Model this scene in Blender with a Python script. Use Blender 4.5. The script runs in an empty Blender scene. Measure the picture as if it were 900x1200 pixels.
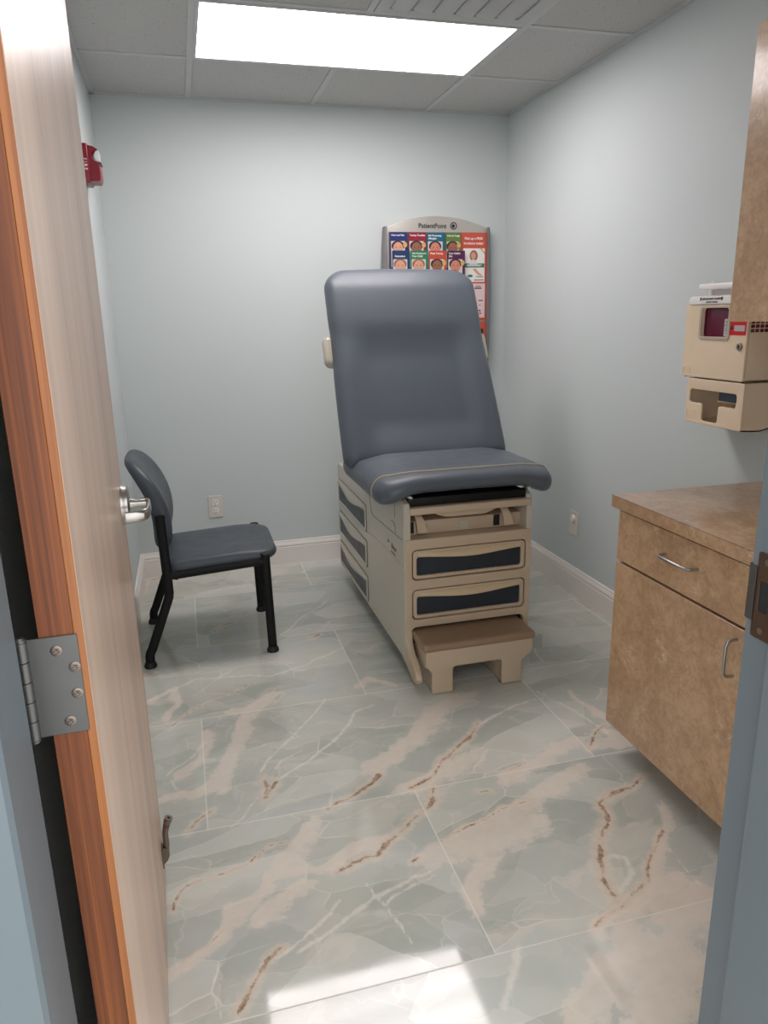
import bpy, bmesh, math, random
import numpy as np
from mathutils import Matrix, Vector
random.seed(4)
PI = math.pi
SC = bpy.context.scene
COL = SC.collection
# room, metres: camera stands at x = 0, y = 0; +y runs into the room
L, R, B, H, T = -0.3165, 1.828, 4.059, 2.427, 0.6096
GX, GY = 0.1348, 3.4724          # back-left corner of the lamp in the ceiling grid
FR, FH = 0.79, 0.65              # room face and hall face of the front wall

# ------------------------------------------------------------------ materials
def srgb(r, g, b):
    f = lambda c: (c/255/12.92) if c/255 <= .04045 else ((c/255+.055)/1.055)**2.4
    return (f(r), f(g), f(b), 1)

class Mat:
    def __init__(s, name, col=(.5,.5,.5,1), rough=.5, metal=0., spec=.5, coat=0.):
        s.m = bpy.data.materials.new(name); s.m.use_nodes = True
        s.nt = s.m.node_tree; s.bsdf = s.nt.nodes['Principled BSDF']
        s.set('Base Color', col); s.set('Roughness', rough); s.set('Metallic', metal)
        s.set('Specular IOR Level', spec); s.set('Coat Weight', coat); s.set('Coat Roughness', .12)
        s._co = None
    def set(s, k, v):
        if hasattr(v, 'is_linked') or hasattr(v, 'links'): s.nt.links.new(v, s.bsdf.inputs[k])
        else: s.bsdf.inputs[k].default_value = v
    def n(s, t, **kw):
        nd = s.nt.nodes.new(t)
        for k, v in kw.items(): setattr(nd, k, v)
        return nd
    def inp(s, nd, k, v):
        if isinstance(v, bpy.types.NodeSocket): s.nt.links.new(v, nd.inputs[k])
        else: nd.inputs[k].default_value = v
    def co(s):
        if s._co is None: s._co = s.n('ShaderNodeTexCoord').outputs['Object']
        return s._co
    def math(s, op, a, b=0., clamp=False):
        nd = s.n('ShaderNodeMath', operation=op, use_clamp=clamp); s.inp(nd, 0, a); s.inp(nd, 1, b); return nd.outputs[0]
    def vmath(s, op, a, b=(0,0,0)):
        nd = s.n('ShaderNodeVectorMath', operation=op); s.inp(nd, 0, a); s.inp(nd, 1, b); return nd.outputs[0]
    def mapping(s, vec, scale=(1,1,1), rot=(0,0,0), loc=(0,0,0)):
        nd = s.n('ShaderNodeMapping'); s.inp(nd, 'Vector', vec)
        nd.inputs['Scale'].default_value = scale; nd.inputs['Rotation'].default_value = rot; nd.inputs['Location'].default_value = loc
        return nd.outputs[0]
    def noise(s, vec, scale=5., detail=3., rough=.5, dist=0., out='Fac'):
        nd = s.n('ShaderNodeTexNoise'); s.inp(nd, 'Vector', vec)
        nd.inputs['Scale'].default_value = scale; nd.inputs['Detail'].default_value = detail
        nd.inputs['Roughness'].default_value = rough; nd.inputs['Distortion'].default_value = dist
        return nd.outputs[out]
    def vor(s, vec, scale, feature='F1', out='Distance', rand=1.):
        nd = s.n('ShaderNodeTexVoronoi', feature=feature); s.inp(nd, 'Vector', vec)
        nd.inputs['Scale'].default_value = scale; nd.inputs['Randomness'].default_value = rand
        return nd.outputs[out]
    def rng(s, v, a, b, c=0., d=1., smooth=True):
        nd = s.n('ShaderNodeMapRange', interpolation_type='SMOOTHSTEP' if smooth else 'LINEAR'); s.inp(nd, 0, v)
        for i, x in enumerate((a, b, c, d)): nd.inputs[i+1].default_value = x
        return nd.outputs[0]
    def mix(s, f, a, b, mode='MIX'):
        nd = s.n('ShaderNodeMix', data_type='RGBA', blend_type=mode)
        s.inp(nd, 0, f); s.inp(nd, 6, a); s.inp(nd, 7, b); return nd.outputs[2]
    def bump(s, h, strength=.2, dist=.01):
        nd = s.n('ShaderNodeBump'); nd.inputs['Strength'].default_value = strength; nd.inputs['Distance'].default_value = dist
        s.inp(nd, 'Height', h); s.set('Normal', nd.outputs[0])
    def attr(s, name):
        nd = s.n('ShaderNodeAttribute'); nd.attribute_name = name; return nd.outputs['Fac']

def plain(name, col, rough=.5, metal=0., spec=.5, var=.06, scale=14., bump=0., bscale=300.):
    """a solid colour with a little procedural mottling"""
    m = Mat(name, col, rough, metal, spec)
    f = m.noise(m.co(), scale, 4.)
    lo = tuple(c*(1-var) for c in col[:3])+(1,); hi = tuple(min(1, c*(1+var)) for c in col[:3])+(1,)
    m.set('Base Color', m.mix(f, lo, hi))
    m.set('Roughness', m.rng(m.noise(m.co(), scale*2.3, 3.), .2, .8, rough*.9, min(1, rough*1.1)))
    if bump: m.bump(m.noise(m.co(), bscale, 2.), bump, .002)
    return m.m

M = {}
M['wall'] = plain('wall_paint', srgb(199,206,206), .6, bump=.12, bscale=220., var=.015, scale=3., spec=.35)
M['frame_paint'] = plain('frame_paint', srgb(98,107,112), .38, var=.03, scale=7.)
M['white_trim'] = plain('white_trim', srgb(232,226,220), .35, var=.02)
M['tee'] = plain('grid_metal', srgb(196,198,198), .45, var=.03)
M['vinyl'] = plain('slate_vinyl', srgb(84,91,100), .42, var=.05, scale=9., bump=.10, bscale=500., spec=.5)
M['vinyl_chair'] = plain('charcoal_vinyl', srgb(68,74,81), .45, var=.05, scale=9., bump=.10, bscale=500., spec=.5)
M['piping'] = plain('tan_piping', srgb(172,160,140), .5)
M['enamel'] = plain('warm_enamel', srgb(190,182,166), .17, var=.02, scale=4., spec=.55)
M['taupe'] = plain('taupe_moulding', srgb(190,170,146), .36, var=.03, scale=6.)
M['bronze_pull'] = plain('satin_bronze', srgb(204,182,150), .34, metal=.1, var=.03)
M['navy_panel'] = plain('navy_panel', srgb(34,42,52), .40, var=.05)
M['brown_tread'] = plain('brown_tread', srgb(146,120,96), .42, var=.05)
M['black'] = plain('black_metal', srgb(9,9,10), .55, spec=.3, var=.1)
M['black_rubber'] = plain('black_rubber', srgb(18,18,18), .6, var=.1)
M['dark'] = plain('dark_recess', srgb(26,26,27), .8, var=.1)
M['seam'] = plain('seam_grey', srgb(120,113,100), .5)
M['ink'] = plain('grey_ink', srgb(84,78,70), .5)
M['inkdark'] = plain('dark_ink', srgb(38,36,38), .5)
M['torn'] = plain('torn_lining', srgb(205,205,205), .8)
M['steel'] = plain('brushed_steel', srgb(170,170,168), .34, metal=1., var=.08, scale=30.)
M['hinge_steel'] = plain('dull_hinge_steel', srgb(106,104,102), .42, metal=.9, var=.10, scale=18.)
M['nickel'] = plain('satin_nickel', srgb(182,176,170), .32, metal=1., var=.04)
M['bronze'] = plain('dark_bronze', srgb(104,84,72), .36, metal=.85, var=.10, scale=20.)
M['stop_metal'] = plain('pewter_stop', srgb(132,120,110), .34, metal=.85, var=.10, scale=40.)
M['brownband'] = plain('brown_band', srgb(98,66,52), .5)
M['red'] = plain('alarm_red', srgb(122,10,34), .30, var=.04)
M['lens'] = plain('clear_strobe_lens', srgb(222,226,224), .12, var=.02)
M['ivory'] = plain('ivory_plastic', srgb(214,208,196), .35, var=.02)
M['white_plastic'] = plain('white_plastic', srgb(238,234,232), .35, var=.02)
M['sharps_beige'] = plain('beige_enamel', srgb(232,210,182), .38, var=.03, scale=6.)
M['maroon'] = plain('maroon_plastic', srgb(98,24,52), .18, var=.18, scale=25.)
M['label_red'] = plain('label_red', srgb(206,22,26), .4, var=.05)
M['label_grey'] = plain('label_grey', srgb(184,180,180), .4)
M['window_rim'] = plain('window_rim', srgb(190,176,160), .4)
M['glove_box'] = plain('blue_grey_carton', srgb(86,98,112), .6)
M['silver'] = plain('silver_rack', srgb(196,192,184), .36, metal=.55, var=.04, scale=5.)
M['silver_side'] = plain('grey_rack_side', srgb(128,124,126), .42, metal=.3, var=.04)
M['coral'] = plain('coral_paper', srgb(198,84,66), .5, var=.03)
M['paper'] = plain('white_paper', srgb(236,230,226), .5, var=.02)
M['pinkpaper'] = plain('pink_paper', srgb(230,204,206), .5, var=.02)
M['greenband'] = plain('green_band', srgb(50,120,84), .5)
M['lime'] = plain('lime_flash', srgb(168,176,52), .5)
M['skin'] = plain('print_skin', srgb(214,158,136), .5)
M['skin_dark'] = plain('print_skin_brown', srgb(150,98,78), .5)
M['skin_rose'] = plain('print_skin_rose', srgb(206,134,116), .5)
M['hair'] = plain('print_hair', srgb(58,38,32), .5)
M['hair_fair'] = plain('print_hair_fair', srgb(150,104,70), .5)
M['shirt'] = plain('print_shirt', srgb(216,212,210), .5)
M['photo_bg'] = plain('print_background', srgb(208,200,196), .5)
M['badge'] = plain('gold_badge', srgb(214,168,96), .5)
M['white_ink'] = plain('white_ink', srgb(244,242,240), .5)
M['vent_paint'] = plain('vent_paint', srgb(190,192,192), .45, var=.03)

# ceiling tiles: mineral fibre with pin holes and fissures
m = Mat('ceiling_tile', rough=.9, spec=.2)
pits = m.rng(m.vor(m.mapping(m.co(), (1,1,0)), 95.), .10, .24, 1., 0.)
gate = m.rng(m.noise(m.co(), 46., 2.), .46, .6)
pm = m.math('MULTIPLY', pits, gate)
basec = m.mix(m.noise(m.co(), 260., 3.), srgb(184,184,183), srgb(208,207,205))
m.set('Base Color', m.mix(pm, basec, srgb(104,104,104)))
m.bump(m.math('SUBTRACT', m.noise(m.co(), 260., 3.), m.math('MULTIPLY', pm, 1.4)), .5, .003)
M['tile'] = m.m

# lamp lens: the only thing here that emits, prismatic acrylic over fluorescent tubes
m = Mat('lamp_diffuser', srgb(240,236,236), .4)
m.set('Emission Color', (1., .925, .925, 1))
tubes = m.n('ShaderNodeTexWave', wave_type='BANDS', bands_direction='Y'); m.inp(tubes, 'Vector', m.co())
tubes.inputs['Scale'].default_value = 1.6; tubes.inputs['Distortion'].default_value = .4; tubes.inputs['Phase Offset'].default_value = 1.1
LAMP_STRENGTH = 10.5
m.set('Emission Strength', m.rng(tubes.outputs['Fac'], 0., 1., LAMP_STRENGTH*.82, LAMP_STRENGTH*1.12))
M['lamp'] = m.m
M['hall_lamp'] = Mat('hall_lamp_lens', srgb(240,240,240), .4).m
hb = M['hall_lamp'].node_tree.nodes['Principled BSDF']; hb.inputs['Emission Color'].default_value = (.90,.96,1,1); hb.inputs['Emission Strength'].default_value = 5.

# mottled brown stone-look laminate of the cabinets and worktop
def laminate(name, dark, mid, light, rough):
    m = Mat(name, rough=rough, spec=.5, coat=.55)
    w = m.vmath('ADD', m.co(), m.vmath('SCALE', m.noise(m.co(), 6., 3., out='Color'), (0,0,0)))
    a = m.math('ADD', m.math('MULTIPLY', m.noise(m.co(), 7., 4., .6, .5), .45), m.math('MULTIPLY', m.noise(m.co(), 42., 8., .78, .5), .55))
    c = m.mix(m.rng(a, .38, .62), dark, mid)
    c = m.mix(m.math('MULTIPLY', m.rng(m.noise(m.co(), 34., 5., .7, 1.2), .47, .70), .55), c, tuple(x*.78 for x in dark[:3])+(1,))
    fleck = m.rng(m.math('ABSOLUTE', m.math('SUBTRACT', m.noise(m.co(), 70., 3., .6, 2.5), .5)), .008, .040, 1., 0.)
    patch = m.math('MULTIPLY', m.rng(m.noise(m.co(), 9., 3., .5, .6), .56, .66), m.rng(m.noise(m.co(), 38., 2.), .45, .58))
    c = m.mix(m.math('MULTIPLY', m.math('MULTIPLY', fleck, patch), .9), c, light)
    vein = m.rng(m.math('ABSOLUTE', m.math('SUBTRACT', m.noise(m.co(), 14., 6., .7, .9), .5)), 0., .010, .10, 0.)
    c = m.mix(vein, c, light)
    m.set('Base Color', c); m.bump(m.noise(m.co(), 60., 4.), .06, .002)
    return m.m
M['laminate'] = laminate('brown_laminate', srgb(170,132,98), srgb(198,162,126), srgb(236,218,184), .30)
M['laminate_edge'] = laminate('brown_laminate_edge', srgb(150,114,84), srgb(180,144,110), srgb(216,192,156), .38)

# wood: veneer face and dark stained door edge
def wood(name, stops, scale, rough, coat=0.):
    m = Mat(name, rough=rough, coat=coat)
    v = m.mapping(m.co(), scale)
    a = m.noise(v, 1., 6., .62, .35); b = m.noise(m.mapping(m.co(), tuple(s*4.5 for s in scale)), 1., 3., .6)
    f = m.math('ADD', m.math('MULTIPLY', a, .75), m.math('MULTIPLY', b, .25))
    rp = m.n('ShaderNodeValToRGB'); m.inp(rp, 0, f)
    el = rp.color_ramp.elements
    while len(el) < len(stops): el.new(.5)
    for e, (p, c) in zip(el, stops): e.position = p; e.color = c
    m.set('Base Color', rp.outputs[0]); m.bump(b, .05, .002)
    return m.m
M['veneer'] = wood('pale_veneer', [(.30, srgb(160,130,110)), (.44, srgb(190,162,142)), (.53, srgb(203,173,153)), (.70, srgb(210,186,166))], (30., 13., .35), .33, .0)
M['edge_wood'] = wood('stained_edge', [(.3, srgb(66,31,12)), (.46, srgb(104,52,20)), (.56, srgb(126,66,26)), (.7, srgb(148,84,36))], (95., 30., 1.1), .5)
M['edge_band'] = wood('golden_lipping', [(.3, srgb(122,66,30)), (.6, srgb(166,102,52)), (.75, srgb(180,118,66))], (60., 60., 1.0), .42)

# ------------------------------------------------------------------ mesh tools
def wloc(o):
    v = Vector((0,0,0))
    while o is not None: v = v + o.location; o = o.parent
    return v

class MB:
    def __init__(s): s.v = []; s.f = []
    def add(s, verts, faces):
        b = len(s.v); s.v += [tuple(v) for v in verts]; s.f += [tuple(i+b for i in f) for f in faces]; return s
    def box(s, x0, x1, y0, y1, z0, z1, bev=0., seg=2, mat=None):
        bm = bmesh.new(); bmesh.ops.create_cube(bm, size=1)
        for v in bm.verts: v.co = Vector(((x0+x1)/2+v.co.x*(x1-x0), (y0+y1)/2+v.co.y*(y1-y0), (z0+z1)/2+v.co.z*(z1-z0)))
        if bev: bmesh.ops.bevel(bm, geom=bm.edges[:], offset=bev, segments=seg, profile=.5, affect='EDGES')
        if mat is not None: bmesh.ops.transform(bm, matrix=mat, verts=bm.verts)
        return s.addbm(bm)
    def addbm(s, bm):
        bm.verts.index_update()
        s.add([v.co for v in bm.verts], [[v.index for v in f.verts] for f in bm.faces]); bm.free(); return s
    def loft(s, rings, cap0=True, cap1=True, closed=True):
        b = len(s.v); n = len(rings[0])
        for r in rings: s.v += [tuple(p) for p in r]
        for i in range(len(rings)-1):
            for j in range(n if closed else n-1):
                k = (j+1) % n
                s.f.append((b+i*n+j, b+i*n+k, b+(i+1)*n+k, b+(i+1)*n+j))
        if cap0: s.f.append(tuple(b+j for j in reversed(range(n))))
        if cap1: s.f.append(tuple(b+(len(rings)-1)*n+j for j in range(n)))
        return s
    def tube(s, path, r, n=14, sx=1., sy=1., ref=None, caps=True):
        """sweep an ellipse (r*sx by r*sy) along a path of points; r may be a list"""
        P = [Vector(p) for p in path]; rings = []
        ref = Vector(ref) if ref else None
        prev = None
        for i, p in enumerate(P):
            t = (P[min(i+1, len(P)-1)]-P[max(i-1, 0)]).normalized()
            a = ref if ref is not None else (prev if prev is not None else (Vector((0,0,1)) if abs(t.z) < .9 else Vector((1,0,0))))
            u = (a - t*a.dot(t)).normalized(); w = t.cross(u); prev = u
            rr = r[i] if isinstance(r, (list, tuple)) else r
            rings.append([p + u*(rr*sx*math.cos(2*PI*k/n)) + w*(rr*sy*math.sin(2*PI*k/n)) for k in range(n)])
        return s.loft(rings, caps, caps)
    def plate(s, loops, depth, fr, bev=0., seg=2):
        """outline(s) with holes in a local plane, given thickness; fr = (origin, xdir, ydir)"""
        cu = bpy.data.curves.new('outline', 'CURVE'); cu.dimensions = '2D'; cu.fill_mode = 'BOTH'
        for lp in loops:
            sp = cu.splines.new('POLY'); sp.points.add(len(lp)-1)
            for q, (x, y) in zip(sp.points, lp): q.co = (x, y, 0, 1)
            sp.use_cyclic_u = True
        cu.extrude = max(depth/2-bev, 0); cu.bevel_depth = bev; cu.bevel_resolution = seg
        if bev: cu.offset = -bev
        return s.curve(cu, fr)
    def curve(s, cu, fr, dz=0.):
        o = bpy.data.objects.new('outline', cu); COL.objects.link(o)
        me = bpy.data.meshes.new_from_object(o.evaluated_get(bpy.context.evaluated_depsgraph_get()))
        O, X, Y = (Vector(a) for a in fr); Z = X.cross(Y)
        bm = bmesh.new(); bm.from_mesh(me); bmesh.ops.remove_doubles(bm, verts=bm.verts, dist=1e-6)
        for v in bm.verts: v.co = O + X*v.co.x + Y*v.co.y + Z*(v.co.z+dz)
        s.addbm(bm)
        bpy.data.objects.remove(o); bpy.data.curves.remove(cu); bpy.data.meshes.remove(me)
        return s
    def text(s, body, size, fr, align='LEFT', depth=.0006, shear=0., spacing=1., width=None, bold=0.):
        if width:      # shrink a line that would run over its field
            size = min(size, width/(.52*max(1, len(body))))
        cu = bpy.data.curves.new('lettering', 'FONT'); cu.body = body; cu.size = size; cu.align_x = align; cu.align_y = 'CENTER'
        cu.extrude = depth/2; cu.shear = shear; cu.space_character = spacing; cu.resolution_u = 3; cu.offset = bold
        return s.curve(cu, fr, depth/2)
    def disc(s, c, r, normal, depth=.002, n=24, r2=None):
        c = Vector(c); nn = Vector(normal).normalized()
        return s.tube([c, c+nn*depth], [r, r if r2 is None else r2], n)
    def lathe(s, c, axis, prof, n=24):
        c = Vector(c); a = Vector(axis).normalized(); u = a.orthogonal().normalized(); w = a.cross(u)
        rings = [[c + a*h + (u*math.cos(2*PI*k/n) + w*math.sin(2*PI*k/n))*max(r, 1e-5) for k in range(n)] for r, h in prof]
        return s.loft(rings)
    def build(s, name, mat, parent=None, origin=None, smooth=True, angle=35.):
        me = bpy.data.meshes.new(name)
        off = wloc(parent) if parent is not None else Vector(origin or (0,0,0))
        me.from_pydata([(x-off.x, y-off.y, z-off.z) for x, y, z in s.v], [], s.f)
        bm = bmesh.new(); bm.from_mesh(me); bmesh.ops.recalc_face_normals(bm, faces=bm.faces); bm.to_mesh(me); bm.free()
        if smooth:
            me.polygons.foreach_set('use_smooth', [True]*len(me.polygons)); me.set_sharp_from_angle(angle=math.radians(angle))
        me.materials.append(M[mat] if isinstance(mat, str) else mat); me.update()
        o = bpy.data.objects.new(name, me); COL.objects.link(o)
        if parent is not None: o.parent = parent
        else: o.location = off
        return o

def empty(name, loc): 
    o = bpy.data.objects.new(name, None); o.location = loc; o.empty_display_size = .05; COL.objects.link(o); return o
def tag(o, label, cat, group=None):
    o['label'] = label; o['category'] = cat
    if group: o['group'] = group
    return o
def thing(name, label, cat, loc, group=None): return tag(empty(name, loc), label, cat, group)
def structure(o): o['kind'] = 'structure'; return o

def rrect(x0, x1, y0, y1, r, n=6):
    """rounded rectangle outline, counter-clockwise; r = one radius or (bl, br, tr, tl)"""
    rs = (r,)*4 if not isinstance(r, (tuple, list)) else r
    out = []
    for (cx, cy, sx, sy, a0), q in zip(((x0,y0,1,1,PI), (x1,y0,-1,1,1.5*PI), (x1,y1,-1,-1,0), (x0,y1,1,-1,.5*PI)), rs):
        q = max(q, 1e-4)
        for k in range(n+1):
            a = a0 + .5*PI*k/n
            out.append((cx+sx*q+q*math.cos(a), cy+sy*q+q*math.sin(a)))
    return out

def fillet(pts, r, n=5):
    """round the corners of a polygon; r = number or list"""
    out = []; N = len(pts)
    for i in range(N):
        p = Vector(pts[i]); a = Vector(pts[i-1]); b = Vector(pts[(i+1) % N])
        q = r[i] if isinstance(r, (list, tuple)) else r
        if q <= 0: out.append(tuple(p)); continue
        q = min(q, (a-p).length*.49, (b-p).length*.49)
        s0 = p+(a-p).normalized()*q; s1 = p+(b-p).normalized()*q
        for k in range(n+1):
            t = k/n; c = s0*(1-t)**2 + p*2*t*(1-t) + s1*t*t; out.append((c.x, c.y))
    return out

def cushion(w, d, th, rcs, re, fr, disp=None, nseg=5, n_in=14, nlong=10):
    """upholstered pad: rounded-rectangle plan, rounded rim; local x,y = plan (y from 0 to d), z = 0..th"""
    def outline(ins):
        lp = rrect(-w/2+ins, w/2-ins, ins, d-ins, [max(q-ins, .004) for q in rcs], 7)
        res = []
        for i, p in enumerate(lp):            # long edges get extra points so that they can bend
            q = lp[(i+1) % len(lp)]; res.append(p)
            dist = math.hypot(q[0]-p[0], q[1]-p[1])
            if i % 8 == 7:
                for k in range(1, nlong): res.append((p[0]+(q[0]-p[0])*k/nlong, p[1]+(q[1]-p[1])*k/nlong))
        return res
    rings = []; cx, cy = 0., d/2
    base = outline(re)
    scl = [(k/n_in) for k in range(1, n_in)]
    for t in scl: rings.append([(cx+(x-cx)*t, cy+(y-cy)*t, 0.) for x, y in base])
    for k in range(nseg*2+1):
        a = -PI/2 + PI*k/(nseg*2)
        o = outline(re*(1-math.cos(a)))
        rings.append([(x, y, th/2 + (th/2)*math.sin(a)) for x, y in o])
    for t in reversed(scl): rings.append([(cx+(x-cx)*t, cy+(y-cy)*t, th) for x, y in base])
    O, X, Y = (Vector(a) for a in fr); Z = X.cross(Y)
    out = []
    for r in rings:
        rr = []
        for x, y, z in r:
            if disp: x, y, z = disp(x, y, z)
            rr.append(O+X*x+Y*y+Z*z)
        out.append(rr)
    mb = MB(); mb.loft(out); return mb
def sm(a, b, x):
    t = min(1, max(0, (x-a)/(b-a))); return t*t*(3-2*t)
XZ = lambda o: (o, (1,0,0), (0,0,1))     # faces -y (towards the camera)
# ================================================================== THE SETTING
# ---- floor: polished onyx-look porcelain, 24 x 48 in tiles in half bond
VEINS=[
('b',0.008,[(1.266,1.680),(1.193,1.642),(1.120,1.631),(1.060,1.607),(1.053,1.560),(1.031,1.533),(0.970,1.477),(0.941,1.409),(0.917,1.359),(0.915,1.312),(0.901,1.277)]),
('b',0.006,[(1.160,1.453),(1.078,1.383),(1.018,1.322),(0.930,1.275),(0.872,1.242),(0.817,1.220)]),
('b',0.007,[(0.877,2.131),(0.829,2.055),(0.774,1.995),(0.704,1.941),(0.655,1.870),(0.572,1.829)]),
('b',0.008,[(0.634,1.810),(0.606,1.748),(0.552,1.710),(0.515,1.687),(0.450,1.640),(0.387,1.588)]),
('b',0.009,[(0.404,1.594),(0.346,1.592),(0.274,1.569)]),
('b',0.006,[(1.305,1.974),(1.241,1.930),(1.174,1.866)]),
('b',0.007,[(0.499,1.932),(0.460,1.891),(0.400,1.865),(0.343,1.845),(0.305,1.825)]),
('b',0.009,[(0.125,2.022),(0.139,1.980),(0.128,1.940),(0.173,2.000)]),
('b',0.004,[(0.087,1.688),(0.024,1.662),(-0.052,1.635),(-0.123,1.609),(-0.144,1.569),(-0.150,1.540)]),
('b',0.006,[(0.094,1.364),(0.064,1.331),(0.032,1.284),(-0.008,1.223)]),
('b',0.003,[(-0.031,1.460),(-0.069,1.432),(-0.126,1.387)]),
('b',0.006,[(-0.109,1.834),(-0.088,1.877),(-0.036,1.916)]),
('b',0.003,[(-0.152,2.433),(-0.092,2.505),(-0.019,2.557),(0.066,2.575),(0.146,2.632)]),
('b',0.006,[(0.029,3.198),(0.071,3.252),(0.126,3.286)]),
('b',0.006,[(0.442,2.978),(0.478,3.023)]),
('b',0.005,[(-0.301,3.919),(-0.282,4.005),(-0.229,4.035)]),
('b',0.004,[(0.880,1.844),(0.945,1.868)]),
('b',0.004,[(0.753,1.761),(0.790,1.759)]),
('b',0.003,[(0.596,1.604),(0.819,1.684),(0.882,1.697)]),
('b',0.005,[(0.480,1.539),(0.506,1.553)]),
('b',0.003,[(-0.140,2.013),(-0.072,2.029)]),
('b',0.004,[(-0.272,2.835),(-0.224,2.858)]),
('b',0.003,[(0.053,1.682),(0.126,1.722),(0.174,1.731)]),
('b',0.004,[(0.462,1.898),(0.492,1.940)]),
('c',0.006,[(0.149,1.989),(0.197,2.020),(0.277,2.062),(0.412,2.167),(0.467,2.234),(0.511,2.310),(0.570,2.333)]),
('c',0.005,[(0.122,2.061),(0.243,2.209),(0.289,2.254),(0.352,2.328),(0.402,2.427)]),
('c',0.006,[(-0.257,2.620),(-0.068,2.746),(0.154,2.715),(0.241,2.675),(0.388,2.732),(0.556,2.846)]),
('c',0.005,[(0.024,3.747),(0.295,3.769),(0.746,3.739)]),
('c',0.004,[(0.313,3.060),(0.476,3.263),(0.634,3.423)]),
('c',0.004,[(0.403,3.146),(0.496,3.066),(0.578,3.176)]),
('c',0.003,[(-0.067,2.796),(0.084,2.854),(0.180,2.745)]),
('c',0.003,[(0.153,2.021),(0.208,2.099),(0.290,2.142)]),
('c',0.006,[(0.129,1.333),(0.248,1.395),(0.352,1.441),(0.522,1.493)]),
('c',0.005,[(0.072,1.327),(0.177,1.390),(0.261,1.457)]),
('c',0.004,[(0.336,1.506),(0.366,1.413),(0.388,1.280)]),
('c',0.003,[(-0.038,1.224),(-0.047,1.297),(-0.035,1.358)]),
('c',0.009,[(0.535,1.078),(0.567,1.135),(0.619,1.207)]),
('c',0.006,[(0.872,2.119),(1.025,2.196),(1.138,2.220)]),
('c',0.006,[(1.163,2.288),(1.220,2.150),(1.266,1.986),(1.284,1.917)]),
('c',0.008,[(0.954,1.420),(1.012,1.403),(0.995,1.350),(0.929,1.308)]),
('c',0.003,[(1.149,1.243),(1.150,1.333),(1.147,1.393)]),
('c',0.004,[(-0.175,2.135),(-0.105,2.211),(-0.038,2.295)]),
('c',0.003,[(0.050,2.180),(0.127,2.209),(0.205,2.220),(0.323,2.221)]),
('c',0.004,[(0.018,1.827),(0.061,1.865),(0.102,1.948)]),
('c',0.004,[(0.366,1.416),(0.402,1.437),(0.527,1.474)]),
('w',0.045,[(-0.027,2.060),(0.022,2.172),(0.068,2.299),(0.127,2.417),(0.209,2.498)]),
('w',0.030,[(-0.198,2.038),(-0.123,2.030),(-0.037,2.063)]),
('w',0.030,[(-0.158,2.146),(-0.077,2.236),(-0.026,2.365)]),
('w',0.050,[(0.545,1.557),(0.653,1.604),(0.787,1.667),(0.933,1.736),(1.070,1.793)]),
('w',0.060,[(0.652,1.572),(0.752,1.591),(0.833,1.635)]),
('w',0.040,[(0.481,1.971),(0.568,2.004),(0.660,2.082),(0.732,2.216),(0.859,2.321)]),
('w',0.050,[(0.571,1.825),(0.682,1.872),(0.790,1.949)]),
('w',0.045,[(0.860,1.829),(1.012,1.893),(1.142,1.924)]),
('w',0.030,[(0.808,1.214),(0.925,1.251),(1.014,1.303),(1.104,1.391),(1.225,1.536)]),
('w',0.090,[(1.020,1.249),(1.114,1.301),(1.144,1.265)]),
('w',0.050,[(0.664,1.032),(0.740,1.084),(0.820,1.143),(0.877,1.193)]),
('w',0.080,[(0.765,1.021),(0.850,1.093),(0.919,1.136)]),
('w',0.050,[(0.876,0.970),(0.959,1.041),(1.051,1.120)]),
('w',0.030,[(0.565,1.357),(0.627,1.431),(0.695,1.512)]),
('w',0.030,[(-0.151,1.359),(-0.088,1.425),(-0.028,1.489),(0.014,1.530),(0.058,1.566),(0.088,1.624),(0.162,1.626),(0.281,1.606)]),
('w',0.040,[(0.041,1.482),(0.095,1.520),(0.173,1.554)]),
('w',0.040,[(0.117,1.652),(0.186,1.704),(0.233,1.801)]),
('w',0.030,[(0.241,1.615),(0.336,1.660),(0.447,1.650)]),
('w',0.020,[(0.059,2.459),(0.129,2.437),(0.167,2.405)]),
('w',0.020,[(0.510,2.472),(0.573,2.547),(0.679,2.466)]),
('w',0.020,[(-0.248,2.639),(-0.166,2.705),(-0.112,2.619),(-0.173,2.509)]),
('w',0.030,[(1.284,1.917),(1.320,1.857),(1.192,1.861)]),
('w',0.020,[(1.318,2.240),(1.300,2.042),(1.324,1.981)])]

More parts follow.
